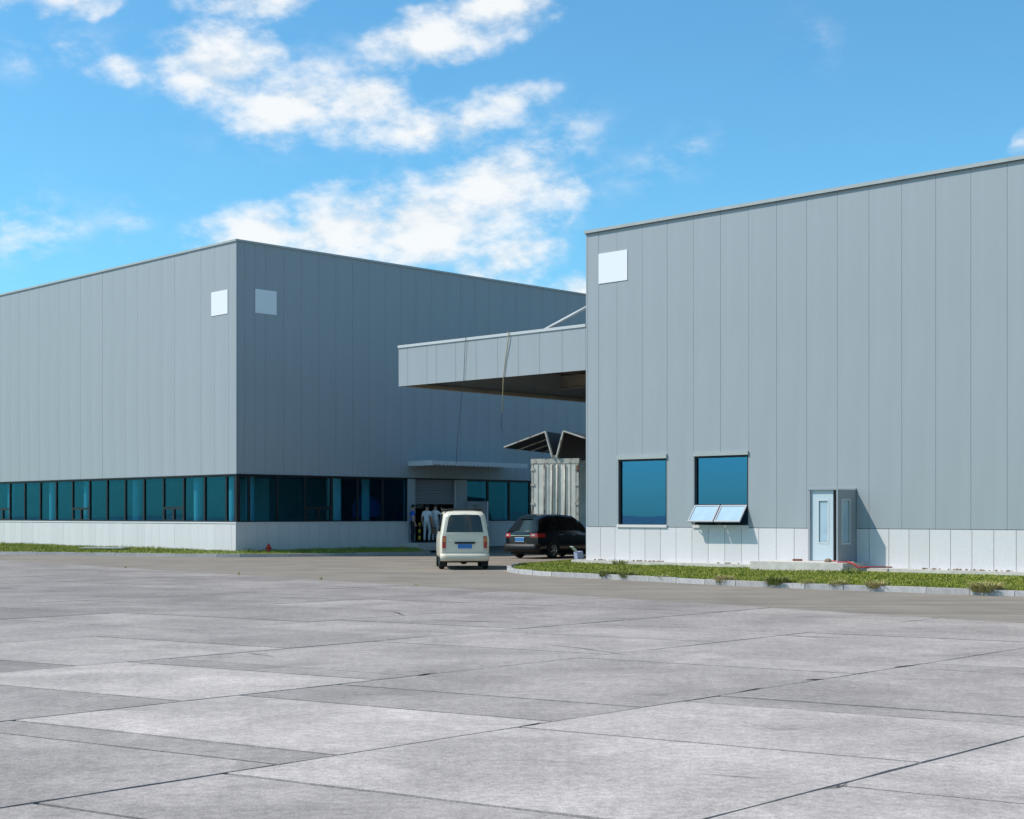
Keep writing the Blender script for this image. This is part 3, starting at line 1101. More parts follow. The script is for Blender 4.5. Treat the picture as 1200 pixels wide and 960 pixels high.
# window one
f = frame_mesh(W1[1] - W1[0], W1[3] - W1[2], .055, .12, 'x').build('window', M['frame'], rw)
f.location = (W1[0], .09, W1[2])
boxo('pane', M['glassR'], f, .045, W1[1] - W1[0] - .045, -.006, .006, .045, W1[3] - W1[2] - .045)
boxo('head_flashing', M['coping'], f, -.02, W1[1] - W1[0] + .02, -.14, -.05, W1[3] - W1[2] + .001, W1[3] - W1[2] + .128)
boxo('sill', M['stone'], f, -.03, W1[1] - W1[0] + .03, -.14, -.065, -.045, .035)
# window two with two sashes pushed out at the bottom
w, h = W2[1] - W2[0], W2[3] - W2[2]
f = frame_mesh(w, h, .055, .12, 'x', .60).build('window', M['frame'], rw)
f.location = (W2[0], .09, W2[2])
boxo('pane', M['glassR'], f, .045, w - .045, -.006, .006, .63, h - .045)
boxo('head_flashing', M['coping'], f, -.02, w + .02, -.14, -.05, h + .001, h + .105)
boxo('mullion', M['frame'], f, w / 2 - .03, w / 2 + .03, -.05, .05, .055, .567)
boxo('sill', M['stone'], f, -.03, w + .03, -.14, -.065, -.045, .035)
for a, b in ((.03, w / 2 - .02), (w / 2 + .02, w - .03)):
    sw, shh = b - a, .60
    sm = MB()
    sm.box(0, .045, -.02, .02, -shh, 0).box(sw - .045, sw, -.02, .02, -shh, 0).box(.045, sw - .045, -.02, .02, -.04, 0).box(.045, sw - .045, -.02, .02, -shh, -shh + .045)
    s = sm.build('awning_sash', M['dark_door'], rw)
    s.location = (W2[0] + a, .0, W2[2] + .60)
    s.rotation_euler = (R(-38), 0, 0)
    boxo('pane', M['skyglass'], s, .04, sw - .04, -.005, .005, -shh + .04, -.035)
    boxo('stay_arm', M['frame'], s, .02, .05, .02, .24, -shh + .08, -shh + .10)
# door
dz0, dz1 = .445, 2.36
mb = MB()
mb.box(7.94, 8.0, -.05, .16, dz0, dz1).box(9.33, 9.39, -.05, .16, dz0, dz1).box(7.94, 9.39, -.06, .16, dz1, dz1 + .025)
mb.build('door_frame', M['dark_door'], rw)


def leaf(wd, mat, mirror):
    mb = MB()
    a0, a1, z0, z1 = wd * .36, wd * .76, .50, 1.62
    hh = dz1 - dz0 - .01
    for (p, q, r, s) in pieces(0, wd, 0, hh, [(a0, a1, z0, z1)]):
        mb.box(p, q, -.025, .025, r, s)
    l = mb.build('door_leaf', mat, rw)
    boxo('pane', M['skyglass'], l, a0 - .005, a1 + .005, -.004, .004, z0 - .005, z1 + .005)
    e = MB()
    e.box(a0 - .04, a0, -.034, .034, z0 - .04, z1 + .04).box(a1, a1 + .04, -.034, .034, z0 - .04, z1 + .04)
    e.box(a0, a1, -.034, .034, z1, z1 + .04).box(a0, a1, -.034, .034, z0 - .04, z0)
    e.build('glazing_bead', M['flash'], l)
    if not mirror:
        return l
    hd = MB().box(wd - .10, wd - .06, -.075, -.025, .92, 1.12).bar((wd - .08, -.075, 1.0), (wd - .22, -.075, 1.0), .022, .03)
    hd.build('handle', M['black'], l)
    return l


l1 = leaf(.68, M['door'], False)
l1.location = (8.0, .03, dz0 + .005)
l2 = leaf(.86, M['dark_door'], True)  # shade of the open leaf is put into its darker grey
l2.location = (9.36, -.03, dz0 + .005)
l2.rotation_euler = (0, 0, R(-92))
for z in (.75, .98, 1.2, 1.42):
    boxo('glazing_bar', M['flash'], l2, .31, .655, -.012, -.005, z, z + .016)
mb = MB().box(6.87, 9.71, -1.25, -.0125, .05, .435)
ds = mb.build('doorstep', M['concrete'], rw)
boxo('threshold', M['concrete'], rw, 7.94, 9.39, -.06, .22, .36, .443)
# sign
o = thing('sign', (*RC, 0), RYAW, 'blank white square sign at the top corner of the wall above the blue window', 'sign')
boxo('face', M['sign'], o, .51, 1.63, -.018, -.003, 8.78, 9.70)

# ---- canopy along the side of the right warehouse
cp = thing('loading_canopy', (*RC, 0), RYAW, 'grey steel loading canopy with flat fascia reaching out from the warehouse corner', 'canopy')
cx0 = -8.575
cs = [cx0, -8.11, -7.14, -6.68, -5.74, -4.77, -3.79, -2.87, -1.94, -.99, -.015]
zc0, zc1 = 6.175, 7.60
face_panels('fascia_panel', M['clad'], cp, cs, zc0, zc1 - .09, 'x', (0, .06), gap=.010)
boxo('fascia_coping', M['tie'], cp, cx0 - .01, -.015, -.03, .12, zc1 - .09, zc1)
face_panels('fascia_panel', M['clad'], cp, [.065 + 1.0 * i for i in range(25)], zc0, zc1 - .13, 'y', (cx0, cx0 + .06))
boxo('side_coping', M['tie'], cp, cx0 - .01, cx0 + .12, .121, 25, zc1 - .13, zc1)
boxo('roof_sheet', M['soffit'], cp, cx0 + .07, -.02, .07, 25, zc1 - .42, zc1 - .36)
for y in (3.3, 8.6, 13.9, 19.2):
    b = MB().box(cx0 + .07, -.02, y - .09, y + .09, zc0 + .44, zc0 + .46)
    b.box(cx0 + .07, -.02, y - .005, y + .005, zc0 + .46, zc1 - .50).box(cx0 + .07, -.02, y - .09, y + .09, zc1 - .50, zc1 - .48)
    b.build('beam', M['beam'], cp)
for x in (-7.6, -6.2, -4.8, -3.4, -2.0, -.7):
    b = MB().box(x - .05, x + .05, .08, 24.9, zc1 - .475, zc1 - .425)
    b.build('purlin', M['beam'], cp)
boxo('edge_beam', M['beam'], cp, cx0 + .065, cx0 + .20, .07, 24.9, zc0 + .005, zc0 + .12)
for y in (.32, 8.3, 16.3):
    MB().tube([(-2.25, y, zc1 - .06), (.03, y, zc1 + .66)], .05, 10).build('stay_tube', M['tie'], cp)

# hanging lines
dk = thing('cable', (*RC, 0), RYAW, 'thin dark cable hanging over the canopy fascia down to the awning', 'cable')
MB().tube([(-5.21, .3, zc1 + .005), (-5.21, -.06, zc1 + .015), (-5.24, -.045, zc1 - .2), (-5.33, -.03, zc0), (-5.45, -.07, 5.2), (-5.58, -.07, 4.2), (-5.64, -.07, 3.42)], .008, 5).build('strand', M['rope_dark'], dk)
tn = thing('rope', (*RC, 0), RYAW, 'tan frayed rope hanging over the canopy fascia', 'rope')
MB().tube([(-3.25, .3, zc1 + .005), (-3.25, -.065, zc1 + .018), (-3.27, -.05, zc1 - .25), (-3.42, -.03, zc1 - .9), (-3.50, -.03, zc0), (-3.52, -.08, 5.0)], .015, 5).build('strand', M['rope_tan'], tn)
MB().tube([(-3.52, -.08, 5.0), (-3.54, -.08, 4.9), (-3.55, -.08, 4.45)], .009, 5).build('tail', M['rope_dark'], tn)

# ------------------------------------------------------------------ vehicles


def interp(tab, x):
    for (a, *p), (b, *q) in zip(tab, tab[1:]):
        if x <= b:
            t = 0 if b == a else max(0, (x - a) / (b - a))
            return [u + (v - u) * t for u, v in zip(p, q)]
    return list(tab[-1][1:])


class Body:
    """car body: st rows (y, half width, sill z, belt z, roof z, roof half width); rake = lean of the tail above the belt"""

    def __init__(self, st, rake, bulge, nose):
        self.st, self.rake, self.bulge, self.nose = st, rake, bulge, nose
        self.y0, self.y1 = st[0][0], st[-1][0]

    def prof(self, y):
        hw, zb, bt, zr, hr = interp(self.st, y)
        g_ = zr - bt
        return [(hw * .90, zb), (hw * .985, zb + .10), (hw, zb + (bt - zb) * .45), (hw * .995, bt - .10), (hw * .965, bt), (hw * .965 + (hr - hw * .965) * .55, bt + g_ * .5),
                (hr, bt + g_ * .86), (hr * .86, bt + g_ * .965), (hr * .45, bt + g_ * .995), (0, zr)]

    def pt(self, y, s, off=0):
        """s in 0..9 right side sill to roof centre, 9..18 down the left side"""
        sg = 1
        if s > 9:
            s, sg = 18 - s, -1
        P = self.prof(y)
        i = min(int(s), 8)
        t = s - i
        x = P[i][0] + (P[i + 1][0] - P[i][0]) * t
        z = P[i][1] + (P[i + 1][1] - P[i][1]) * t
        hw, zb, bt, zr, hr = interp(self.st, y)
        f = max(0, 1 - (y - self.y0) / 0.9)
        yy = y + self.rake * max(0, z - bt) * f
        if off:
            dx, dz = P[i + 1][0] - P[i][0], P[i + 1][1] - P[i][1]
            l = math.hypot(dx, dz) or 1
            x += dz / l * off
            z -= dx / l * off
        return (sg * x, yy, z)

    def tail(self, s, w, off=0):
        x, y, z = self.pt(self.y0, s)
        return (x * w, y - self.bulge * (1 - abs(w) ** 2.6) - off, z)

    def mesh(self):
        mb = MB()
        ys_ = sorted(set([r[0] for r in self.st] + [self.y0 + (self.y1 - self.y0) * i / 30 for i in range(31)]))
        mb.grid([[self.pt(y, s / 2) for s in range(37)] for y in ys_])
        mb.grid([[self.tail(s / 2, w / 8) for w in range(-8, 9)] for s in range(19)], flip=True)
        fr = [[(self.pt(self.y1, s / 2)[0] * w / 4, self.y1 + self.nose * (1 - (w / 4) ** 2), self.pt(self.y1, s / 2)[2]) for w in range(-4, 5)] for s in range(19)]
        mb.grid(fr)
        return mb

    def side_patch(self, y0, y1, s0, s1, off=.006, n=6):
        r = [[self.pt(y0 + (y1 - y0) * i / n, s0 + (s1 - s0) * j / 4, off) for j in range(5)] for i in range(n + 1)]
        return MB().grid(r)

    def tail_patch(self, s0, s1, w0, w1, off=.008, n=8, m=5):
        r = [[self.tail(s0 + (s1 - s0) * i / m, w0 + (w1 - w0) * j / n, off) for j in range(n + 1)] for i in range(m + 1)]
        mb = MB().grid(r, flip=True)
        # returns so that the plate has an edge
        e = [[self.tail(s0 + (s1 - s0) * i / m, w, o) for o in (off, -.02)] for w in (w0, w1) for i in range(m + 1)]
        mb.grid(e[:m + 1]).grid(e[m + 1:], flip=True)
        for s in (s0, s1):
            mb.grid([[self.tail(s, w0 + (w1 - w0) * j / n, o) for j in range(n + 1)] for o in (off, -.02)], flip=(s == s0))
        return mb


def wheel(parent, x, y, r, wd, sg, rimmat, spokes):
    rot = Matrix.Rotation(R(90) * sg, 4, 'Y')
    tp = [(r * .62, -wd / 2), (r * .90, -wd / 2), (r * .98, -wd / 2 + .025), (r, -wd / 2 + .06), (r, wd / 2 - .06), (r * .98, wd / 2 - .025), (r * .90, wd / 2), (r * .64, wd / 2), (r * .62, wd / 2 - .03), (r * .60, -wd / 2)]
    o = MB().lathe(tp, 28, rot).build('wheel', M['rubber'], parent)
    o.location = (x, y, r)
    rm = MB().lathe([(r * .625, wd / 2 - .03), (r * .62, wd / 2 - .005), (r * .56, wd / 2 - .02), (r * .54, wd / 2 - .06)], 28, rot)
    rm.lathe([(.0, wd / 2 - .012), (r * .14, wd / 2 - .014), (r * .16, wd / 2 - .05)], 14, rot)
    for i in range(spokes):
        a = 2 * math.pi * i / spokes
        c, s = math.cos(a), math.sin(a)
        p = rot @ Vector((c * r * .10, s * r * .10, wd / 2 - .03))
        q = rot @ Vector((c * r * .58, s * r * .58, wd / 2 - .035))
        rm.bar(p, q, r * .15, r * .10)
    rm.build('rim', rimmat, o)
    bk = MB().lathe([(.0, wd / 2 - .09), (r * .6, wd / 2 - .09)], 20, rot).build('brake_disc', M['under'], o)
    return o


# ---- cream minibus, seen from behind
vn = thing('minibus', (-1.45, 45.0, 0), R(5.0), 'small cream minibus driving away, blue plate and roof rack', 'van')
vb = Body([(0, .70, .37, 1.08, 1.71, .565), (.06, .74, .34, 1.08, 1.765, .61), (.16, .762, .32, 1.08, 1.80, .635), (.5, .77, .30, 1.08, 1.82, .65), (2.4, .77, .30, 1.06, 1.82, .65), (2.9, .765, .30, 1.04, 1.78, .63), (3.35, .74, .30, .98, 1.40, .60), (3.72, .66, .34, .86, 1.02, .56)], .10, .045, .08)
body = vb.mesh().build('body', M['van'], vn)
vb.tail_patch(4.25, 7.0, -.86, .86, .010).build('rear_window', M['vanglass'], vn)
mb = vb.tail_patch(4.02, 4.24, -.90, .90, .008)
mb.build('window_ledge', M['van_trim'], vn)
for sg in (-1, 1):
    w0, w1 = sorted((sg * .83, sg * .985))
    tl = vb.tail_patch(1.9, 3.55, w0, w1, .016, 3, 4).build('tail_light', M['red'], vn)
    vb.tail_patch(2.6, 3.1, w0 + .01, w1 - .01, .021, 3, 2).build('indicator', M['amber'], tl)
    vb.tail_patch(1.55, 1.88, w0, w1, .016, 3, 2).build('reversing_light', M['clearlens'], vn)
    for a, b in ((.45, 1.25), (1.32, 2.2), (2.28, 2.75)):
        vb.side_patch(a, b, 4.25 if sg > 0 else 13.75, 6.0 if sg > 0 else 12.0).build('side_window', M['vanglass'], vn)
bm = MB()
rr = []
for zz in ((.27, .0), (.29, .07), (.40, .09), (.48, .08), (.50, .0)):
    rr.append([(.752 * w / 8 * 1.0, -.045 - zz[1] - .05 * (1 - (abs(w) / 8) ** 3) + (.10 if abs(w) == 8 else 0), zz[0]) for w in range(-8, 9)])
bm.grid(rr, flip=True)
bm.build('rear_bumper', M['van_trim'], vn)
boxo('plate_recess', M['under'], vn, -.31, .31, -.085, -.05, .80, .86)
lp = boxo('number_plate', M['plate'], vn, -.22, .22, -.082, -.066, .655, .795)
mb = MB()
mb.box(-.235, .235, -.079, -.064, .795, .808).box(-.235, .235, -.079, -.064, .642, .655).box(-.235, -.22, -.079, -.064, .655, .795).box(.22, .235, -.079, -.064, .655, .795)
mb.build('plate_rim', M['white'], lp)
boxo('badge', M['chrome'], vn, .36, .52, -.075, -.055, .895, .915)
boxo('badge', M['chrome'], vn, -.50, -.38, -.075, -.055, .895, .915)
boxo('underbody', M['under'], vn, -.62, .62, .15, 3.5, .22, .34)
mb = MB().tube([(-.55, .55, .32), (.55, .55, .32)], .06, 8)
mb.lathe([(0, -.10), (.12, -.07), (.15, 0), (.12, .07), (0, .10)], 12, Matrix.Translation((0, .55, .30)) @ Matrix.Rotation(R(90), 4, 'X'))
mb.build('rear_axle', M['under'], vn)
mb = MB().tube([(.38, .9, .26), (.38, -.02, .25)], .03, 8).build('exhaust_pipe', M['under'], vn)
for sg in (-1, 1):
    boxo('mud_flap', M['under'], vn, sg * .62 - .10, sg * .62 + .10, .38, .40, .10, .36)
    for y in (.75, 3.0):
        wheel(vn, sg * .68, y, .285, .165, sg, M['alloy'], 6)
rk = MB()
for sg in (-1, 1):
    rk.tube([(sg * .58, .22, 1.74), (sg * .56, .30, 1.84), (sg * .56, 2.3, 1.87), (sg * .57, 2.45, 1.80)], .018, 8)
for y in (.32, .85, 1.4, 1.95):
    rk.tube([(-.56, y, 1.845), (-.3, y, 1.87), (.3, y, 1.87), (.56, y, 1.845)], .016, 8)
rk.build('roof_rack', M['under'], vn)
for sg in (-1, 1):
    MB().box(sg * .84 - .08, sg * .84 + .08, 2.86, 2.95, 1.06, 1.30).bar((sg * .74, 2.95, 1.1), (sg * .80, 2.92, 1.12), .04, .04).build('wing_mirror', M['black'], vn)

# ---- black people carrier, heading away to the right
cr_ = thing('people_carrier', (.38, 56.5, 0), R(-39), 'glossy black people carrier with blue plate, half hidden by the warehouse corner', 'car')
cb = Body([(0, .79, .36, .98, 1.54, .53), (.10, .845, .28, .98, 1.60, .575), (.3, .87, .25, .98, 1.66, .61), (.8, .88, .23, .98, 1.71, .635), (1.6, .88, .22, .97, 1.73, .64), (2.5, .88, .22, .95, 1.66, .63), (3.1, .875, .22, .94, 1.38, .64), (3.55, .86, .22, .92, 1.04, .66), (4.3, .80, .24, .82, .90, .62), (4.62, .68, .30, .70, .74, .52)], .72, .12, .12)
cb.mesh().build('body', M['blackcar'], cr_)
cb.tail_patch(4.35, 7.0, -.88, .88, .008).build('rear_window', M['carglass'], cr_)
cb.tail_patch(7.25, 8.4, -.80, .80, .06, 8, 2).build('roof_spoiler', M['blackcar'], cr_)
for sg in (-1, 1):
    w0, w1 = sorted((sg * .62, sg * 1.0))
    tl = cb.tail_patch(2.75, 3.98, w0, w1, .014, 5, 3).build('tail_light', M['red'], cr_)
    cb.tail_patch(2.95, 3.6, w0 + .06, w1 - .12, .020, 3, 2).build('clear_lens', M['clearlens'], tl)
    s = (2.8, 3.95) if sg > 0 else (15.2, 14.05)
    cb.side_patch(.0, .34, s[0], s[1], .012, 3).build('tail_light', M['red'], cr_)
    for a, b in ((.62, 1.30), (1.40, 2.22), (2.30, 3.00)):
        cb.side_patch(a, b, 4.3 if sg > 0 else 13.7, 6.0 if sg > 0 else 12.0).build('side_window', M['carglass'], cr_)
    for y in (1.25, 2.1):
        hx = cb.pt(y, 3.3 if sg > 0 else 14.7, .02)
        boxo('door_handle', M['chrome'], cr_, hx[0] - .015, hx[0] + .015, y, y + .20, hx[2], hx[2] + .025)
    for y in (.86, 3.62):
        wheel(cr_, sg * .80, y, .325, .20, sg, M['alloy'], 5)
        # wheel-arch ring, proud of the body side
        ring = MB()
        rows_ = []
        for i in range(17):
            a = math.pi * i / 16
            rows_.append([(sg * .893, y + math.cos(a) * q, .325 + math.sin(a) * q) for q in (.33, .40)])
        ring.grid(rows_, flip=(sg < 0)).build('wheel_arch', M['under'], cr_)
cb.tail_patch(3.0, 3.18, -.60, .60, .022, 8, 2).build('chrome_strip', M['chrome'], cr_)
rr = []
for zz, o in ((.26, .02), (.29, .09), (.42, .12), (.55, .10), (.58, .0)):
    rr.append([(.875 * w / 10, -.02 - o - .10 * (1 - (abs(w) / 10) ** 2.6) + (.16 if abs(w) == 10 else 0), zz) for w in range(-10, 11)])
MB().grid(rr, flip=True).build('rear_bumper', M['bumper'], cr_)
lp = boxo('number_plate', M['plate'], cr_, -.22, .22, -.150, -.132, .665, .805)
mb = MB()
mb.box(-.235, .235, -.147, -.13, .805, .818).box(-.235, .235, -.147, -.13, .652, .665)
mb.build('plate_rim', M['white'], lp)
boxo('underbody', M['under'], cr_, -.7, .7, .2, 4.3, .17, .28)

# ---- wing-sided lorry: both roof wings raised
tk = thing('lorry', (1.80, 61.7, 0), R(-22), 'rusty white box lorry with both roof wings raised, parked behind the black car', 'truck')
BW, ZF, ZT, BLN = 1.06, 1.0, 3.85, 6.0
mb = MB()
mb.box(-BW, -BW + .09, 0, .12, ZF, ZT).box(BW - .09, BW, 0, .12, ZF, ZT).box(-BW - .02, BW + .02, -.01, .14, ZT, ZT + .20).box(-BW, BW, 0, .12, ZF - .12, ZF)
mb.build('rear_frame', M['truckr'], tk)
for sg in (-1, 1):
    d = MB()
    x0, x1 = sorted((sg * .012, sg * (BW - .095)))
    d.box(x0, x1, .02, .06, ZF + .01, ZT - .01)
    n = 4
    for i in range(n):
        a = x0 + (x1 - x0) * (i + .16) / n
        b = x0 + (x1 - x0) * (i + .84) / n
        d.box(a, b, -.005, .019, ZF + .06, ZT - .06)
    dd = d.build('rear_door', M['truckp'], tk)
    for xx in (.12, .46):
        MB().tube([(sg * xx, -.035, ZF + .03), (sg * xx, -.035, ZT - .03)], .024, 8).build('lock_rod', M['truckr'], dd)
    for z in (ZF + .3, ZF + 1.1, ZF + 1.9, ZT - .3):
        boxo('hinge', M['truckr'], dd, *sorted((sg * (BW - .16), sg * (BW + .015))), -.03, -.006, z, z + .10)
boxo('floor', M['truckr'], tk, -BW, BW, .12, BLN, ZF - .15, ZF)
boxo('front_wall', M['truckp'], tk, -BW, BW, BLN - .08, BLN, ZF, ZT + .1)
mb = MB()
mb.box(-.13, .13, -.02, .14, ZT + .20, ZT + .34).box(-.09, .09, .14, BLN, ZT + .06, ZT + .24)
mb.build('centre_beam', M['truckr'], tk)
for sg in (-1, 1):
    # each wing is an angle: half the roof stands nearly upright, the side panel reaches outwards
    h0 = Vector((sg * .10, 0, ZT + .27))
    k1 = Vector((sg * .40, 0, ZT + 1.33))
    k2 = Vector((sg * 2.30, 0, ZT + .70))
    wg = MB()
    for p, q in ((h0, k1), (k1, k2)):
        d = (q - p).normalized()
        n = Vector((-d.z, 0, d.x)) * .022 * sg
        vs = [p + n, q + n, q - n, p - n]
        vs = [Vector((v.x, 0.0, v.z)) for v in vs] + [Vector((v.x, BLN, v.z)) for v in vs]
        wg.add(vs, [(0, 1, 2, 3), (7, 6, 5, 4), (0, 4, 5, 1), (2, 6, 7, 3), (1, 5, 6, 2), (0, 3, 7, 4)])
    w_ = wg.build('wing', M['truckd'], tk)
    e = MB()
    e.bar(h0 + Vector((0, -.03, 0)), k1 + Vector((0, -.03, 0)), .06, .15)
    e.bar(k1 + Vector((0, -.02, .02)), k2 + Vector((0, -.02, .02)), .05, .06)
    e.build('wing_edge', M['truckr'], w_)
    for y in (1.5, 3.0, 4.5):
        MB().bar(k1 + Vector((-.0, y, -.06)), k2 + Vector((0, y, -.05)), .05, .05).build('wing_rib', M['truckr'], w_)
MB().add([(-.11, BLN - .02, ZT + .24), (.11, BLN - .02, ZT + .24), (.40, BLN - .02, ZT + 1.33), (-.40, BLN - .02, ZT + 1.33), (-.11, BLN - .06, ZT + .24), (.11, BLN - .06, ZT + .24), (.40, BLN - .06, ZT + 1.33), (-.40, BLN - .06, ZT + 1.33)], [(3, 2, 1, 0), (4, 5, 6, 7), (0, 1, 5, 4), (2, 3, 7, 6), (1, 2, 6, 5), (3, 0, 4, 7)]).build('wing_gap_blackout', M['truckd'], tk)  # added panel that blackens the gap between the raised wings
ch = MB()
for sg in (-1, 1):
    ch.box(sg * .42 - .05, sg * .42 + .05, .3, BLN + 2.2, .62, .84)
ch.box(-BW, BW, .05, .12, .50, .60).box(-.5, -.4, .06, .11, .6, .86).box(.4, .5, .06, .11, .6, .86)
ch.build('chassis', M['under'], tk)
for sg in (-1, 1):
    for y in (1.7, 7.5):
        wheel(tk, sg * .86, y, .46, .28, sg, M['truckr'], 8)
cab = MB()
pr = [(0, .55), (1.75, .55), (1.85, 1.3), (1.70, 1.75), (1.45, 2.55), (.25, 2.65), (0, 2.6)]
L_ = [(-1.0, BLN + .25 + a, b) for a, b in pr]
R_ = [(1.0, BLN + .25 + a, b) for a, b in pr]
n = len(pr)
cab.add(L_ + R_, [tuple(range(n))[::-1], tuple(range(n, 2 * n))] + [(i, (i + 1) % n, (i + 1) % n + n, i + n) for i in range(n)])
cab.build('cab', M['truckc'], tk)
for sg in (-1, 1):
    boxo('cab_window', M['carglass'], tk, *sorted((sg * 1.0, sg * 1.008)), BLN + .75, BLN + 1.6, 1.65, 2.35)

# ------------------------------------------------------------------ people


def person(name, loc, rz, J, mats, label, hair=True, extra=None):
    """J: joints in metres, body facing +y. mats: torso, legs, sleeve cover"""
    root = thing(name, loc, rz, label, 'person', 'people at the entrance')
    names = list(J)
    E_ = [('pelvis', 'waist'), ('waist', 'chest'), ('chest', 'neck'), ('neck', 'chin'), ('chin', 'head'), ('head', 'crown')]
    for s in 'lr':
        E_ += [('pelvis', s + 'hip'), (s + 'hip', s + 'knee'), (s + 'knee', s + 'calf'), (s + 'calf', s + 'ankle'), (s + 'ankle', s + 'toe'),
               ('chest', s + 'sh'), (s + 'sh', s + 'elbow'), (s + 'elbow', s + 'fore'), (s + 'fore', s + 'wrist'), (s + 'wrist', s + 'palm')]
    RAD = dict(pelvis=(.15, .11), waist=(.145, .10), chest=(.165, .115), neck=(.058, .058), chin=(.066, .072), head=(.078, .092), crown=(.058, .066))
    LR = dict(hip=(.092, .092), knee=(.062, .062), calf=(.058, .06), ankle=(.042, .045), toe=(.042, .032), sh=(.062, .06), elbow=(.044, .044), fore=(.042, .042), wrist=(.029, .029), palm=(.040, .022))
    me = bpy.data.meshes.new(name + '_body')
    me.from_pydata([J[n] for n in names], [(names.index(a), names.index(b)) for a, b in E_], [])
    tmp = bpy.data.objects.new('tmp', me)
    C.objects.link(tmp)
    md = tmp.modifiers.new('skin', 'SKIN')
    md.use_smooth_shade = True
    sv = me.skin_vertices[0].data
    for i, n in enumerate(names):
        sv[i].radius = RAD[n] if n in RAD else LR[n[1:]]
        sv[i].use_root = (n == 'pelvis')
    sb = tmp.modifiers.new('sub', 'SUBSURF')
    sb.levels = sb.render_levels = 2
    dg = bpy.context.evaluated_depsgraph_get()
    ev = tmp.evaluated_get(dg)
    m2 = bpy.data.meshes.new_from_object(ev)
    bpy.data.objects.remove(tmp)
    V = [v.co.copy() for v in m2.vertices]
    F = [list(p.vertices) for p in m2.polygons]
    mb = MB()
    mb.add(V, F, 0, True)
    # fingers and thumb, nose and ears
    for s in 'lr':
        w, p = Vector(J[s + 'wrist']), Vector(J[s + 'palm'])
        d = (p - w).normalized()
        side = d.cross(Vector((1, 0, 0))).normalized() if abs(d.x) < .9 else Vector((0, 1, 0))
        curl = d.cross(side).normalized() * (1 if s == 'l' else -1)
        for i, ln in enumerate((.070, .080, .075, .058)):
            b = p + side * (.030 - .020 * i)
            mb.tube([b - d * .01, b + d * ln * .5 + curl * .006, b + d * ln * .85 + curl * .022], [.010, .009, .007], 6)
        b = w.lerp(p, .45) + side * .03
        mb.tube([b, b + side * .03 + d * .03, b + side * .035 + d * .065], [.012, .011, .008], 6)
    hd = Vector(J['head'])
    fw = Vector(J['face']) if 'face' in J else Vector((0, 1, 0))
    sd = Vector((fw.y, -fw.x, 0))
    mb.tube([hd + fw * .085 + Vector((0, 0, .02)), hd + fw * .112 + Vector((0, 0, -.03)), hd + fw * .09 + Vector((0, 0, -.04))], [.008, .016, .010], 6)
    for q in (-1, 1):
        mb.tube([hd + sd * q * .076 + Vector((0, 0, .025)), hd + sd * q * .088 + Vector((0, 0, .0)), hd + sd * q * .076 + Vector((0, 0, -.035))], [.010, .018, .009], 6)
    o = mb.build('body', [M['skin'], mats[0], mats[1], M['shoe'], M['hair']], root)
    segs = [(a, b) for a, b in E_]

    def dist(c, a, b):
        a, b = Vector(J[a]), Vector(J[b])
        ab = b - a
        t = max(0, min(1, (c - a).dot(ab) / ab.dot(ab)))
        return (c - a - ab * t).length, t
    for p in o.data.polygons:
        c = p.center
        bst = min(((*dist(c, a, b), a, b) for a, b in segs), key=lambda q: q[0])
        _, t, a, b = bst
        k = 0
        if b in ('waist', 'chest') or (a == 'chest' and b == 'neck' and t < .75) or b[1:] == 'sh' or (b[1:] == 'elbow' and t < mats[2]) or (mats[2] >= 1 and b[1:] in ('fore',)):
            k = 1
        elif b[1:] in ('hip', 'knee', 'calf') or (b[1:] == 'ankle' and t < .8):
            k = 2
        elif b[1:] in ('ankle', 'toe'):
            k = 3
        p.material_index = k
    # hair cap and brows
    hm = MB()
    rows_ = []
    for i in range(9):
        ph = math.pi / 2 - (math.pi * .56) * i / 8
        row = []
        for j in range(21):
            a = 2 * math.pi * j / 20
            dirv = sd * math.cos(a) + fw * math.sin(a)
            low = ph
            if math.sin(a) > .2:
                low = max(ph, .35)        # leave the face free
            row.append(hd + Vector((0, 0, .028)) + dirv * (.096 * math.cos(low) * (1.0 + .10 * abs(math.sin(a)))) + Vector((0, 0, .118 * math.sin(low))))
        rows_.append(row)
    hm.grid(rows_, flip=True)
    hm.build('hair', M['hair'], root)
    for q in (-1, 1):
        e = hd + fw * .088 + sd * q * .032 + Vector((0, 0, .018))
        MB().lathe([(0, -.008), (.011, 0), (0, .008)], 8, Matrix.Translation(e)).build('eye', M['black'], root)
    e = hd + fw * .088 + Vector((0, 0, -.062))
    MB().tube([e - sd * .025, e + fw * .006, e + sd * .025], .006, 5).build('mouth', M['hose'], root)
    return root


def stand(h=1.0, **mv):
    J = dict(pelvis=(0, 0, .96), waist=(0, .005, 1.10), chest=(0, -.01, 1.33), neck=(0, -.015, 1.47), chin=(0, .015, 1.53), head=(0, .02, 1.60), crown=(0, .01, 1.68))
    for s, q in (('l', -1), ('r', 1)):
        J.update({s + 'hip': (q * .095, 0, .90), s + 'knee': (q * .11, .02, .50), s + 'calf': (q * .112, -.015, .36), s + 'ankle': (q * .115, -.02, .075), s + 'toe': (q * .135, .15, .035),
                  s + 'sh': (q * .175, -.015, 1.385), s + 'elbow': (q * .235, -.04, 1.12), s + 'fore': (q * .245, -.005, 1.02), s + 'wrist': (q * .245, .05, .87), s + 'palm': (q * .24, .075, .80)})
    J.update(mv)
    J = {k: tuple(c * h for c in v) if k != 'face' else v for k, v in J.items()}
    return J


def lw_world(x, y):
    c, s = math.cos(LYAW), math.sin(LYAW)
    return (LC[0] + c * x - s * y, LC[1] + s * x + c * y)


def only_body(J):
    f = J.pop('face', None)
    return J, f


_person = person


def person(name, loc, rz, J, mats, label):
    f = J.pop('face', None)
    if f:
        J2 = dict(J)
        return _person_face(name, loc, rz, J2, mats, label, f)
    return _person(name, loc, rz, J, mats, label)


def _person_face(name, loc, rz, J, mats, label, f):
    return _person(name, loc, rz, J, mats, label)


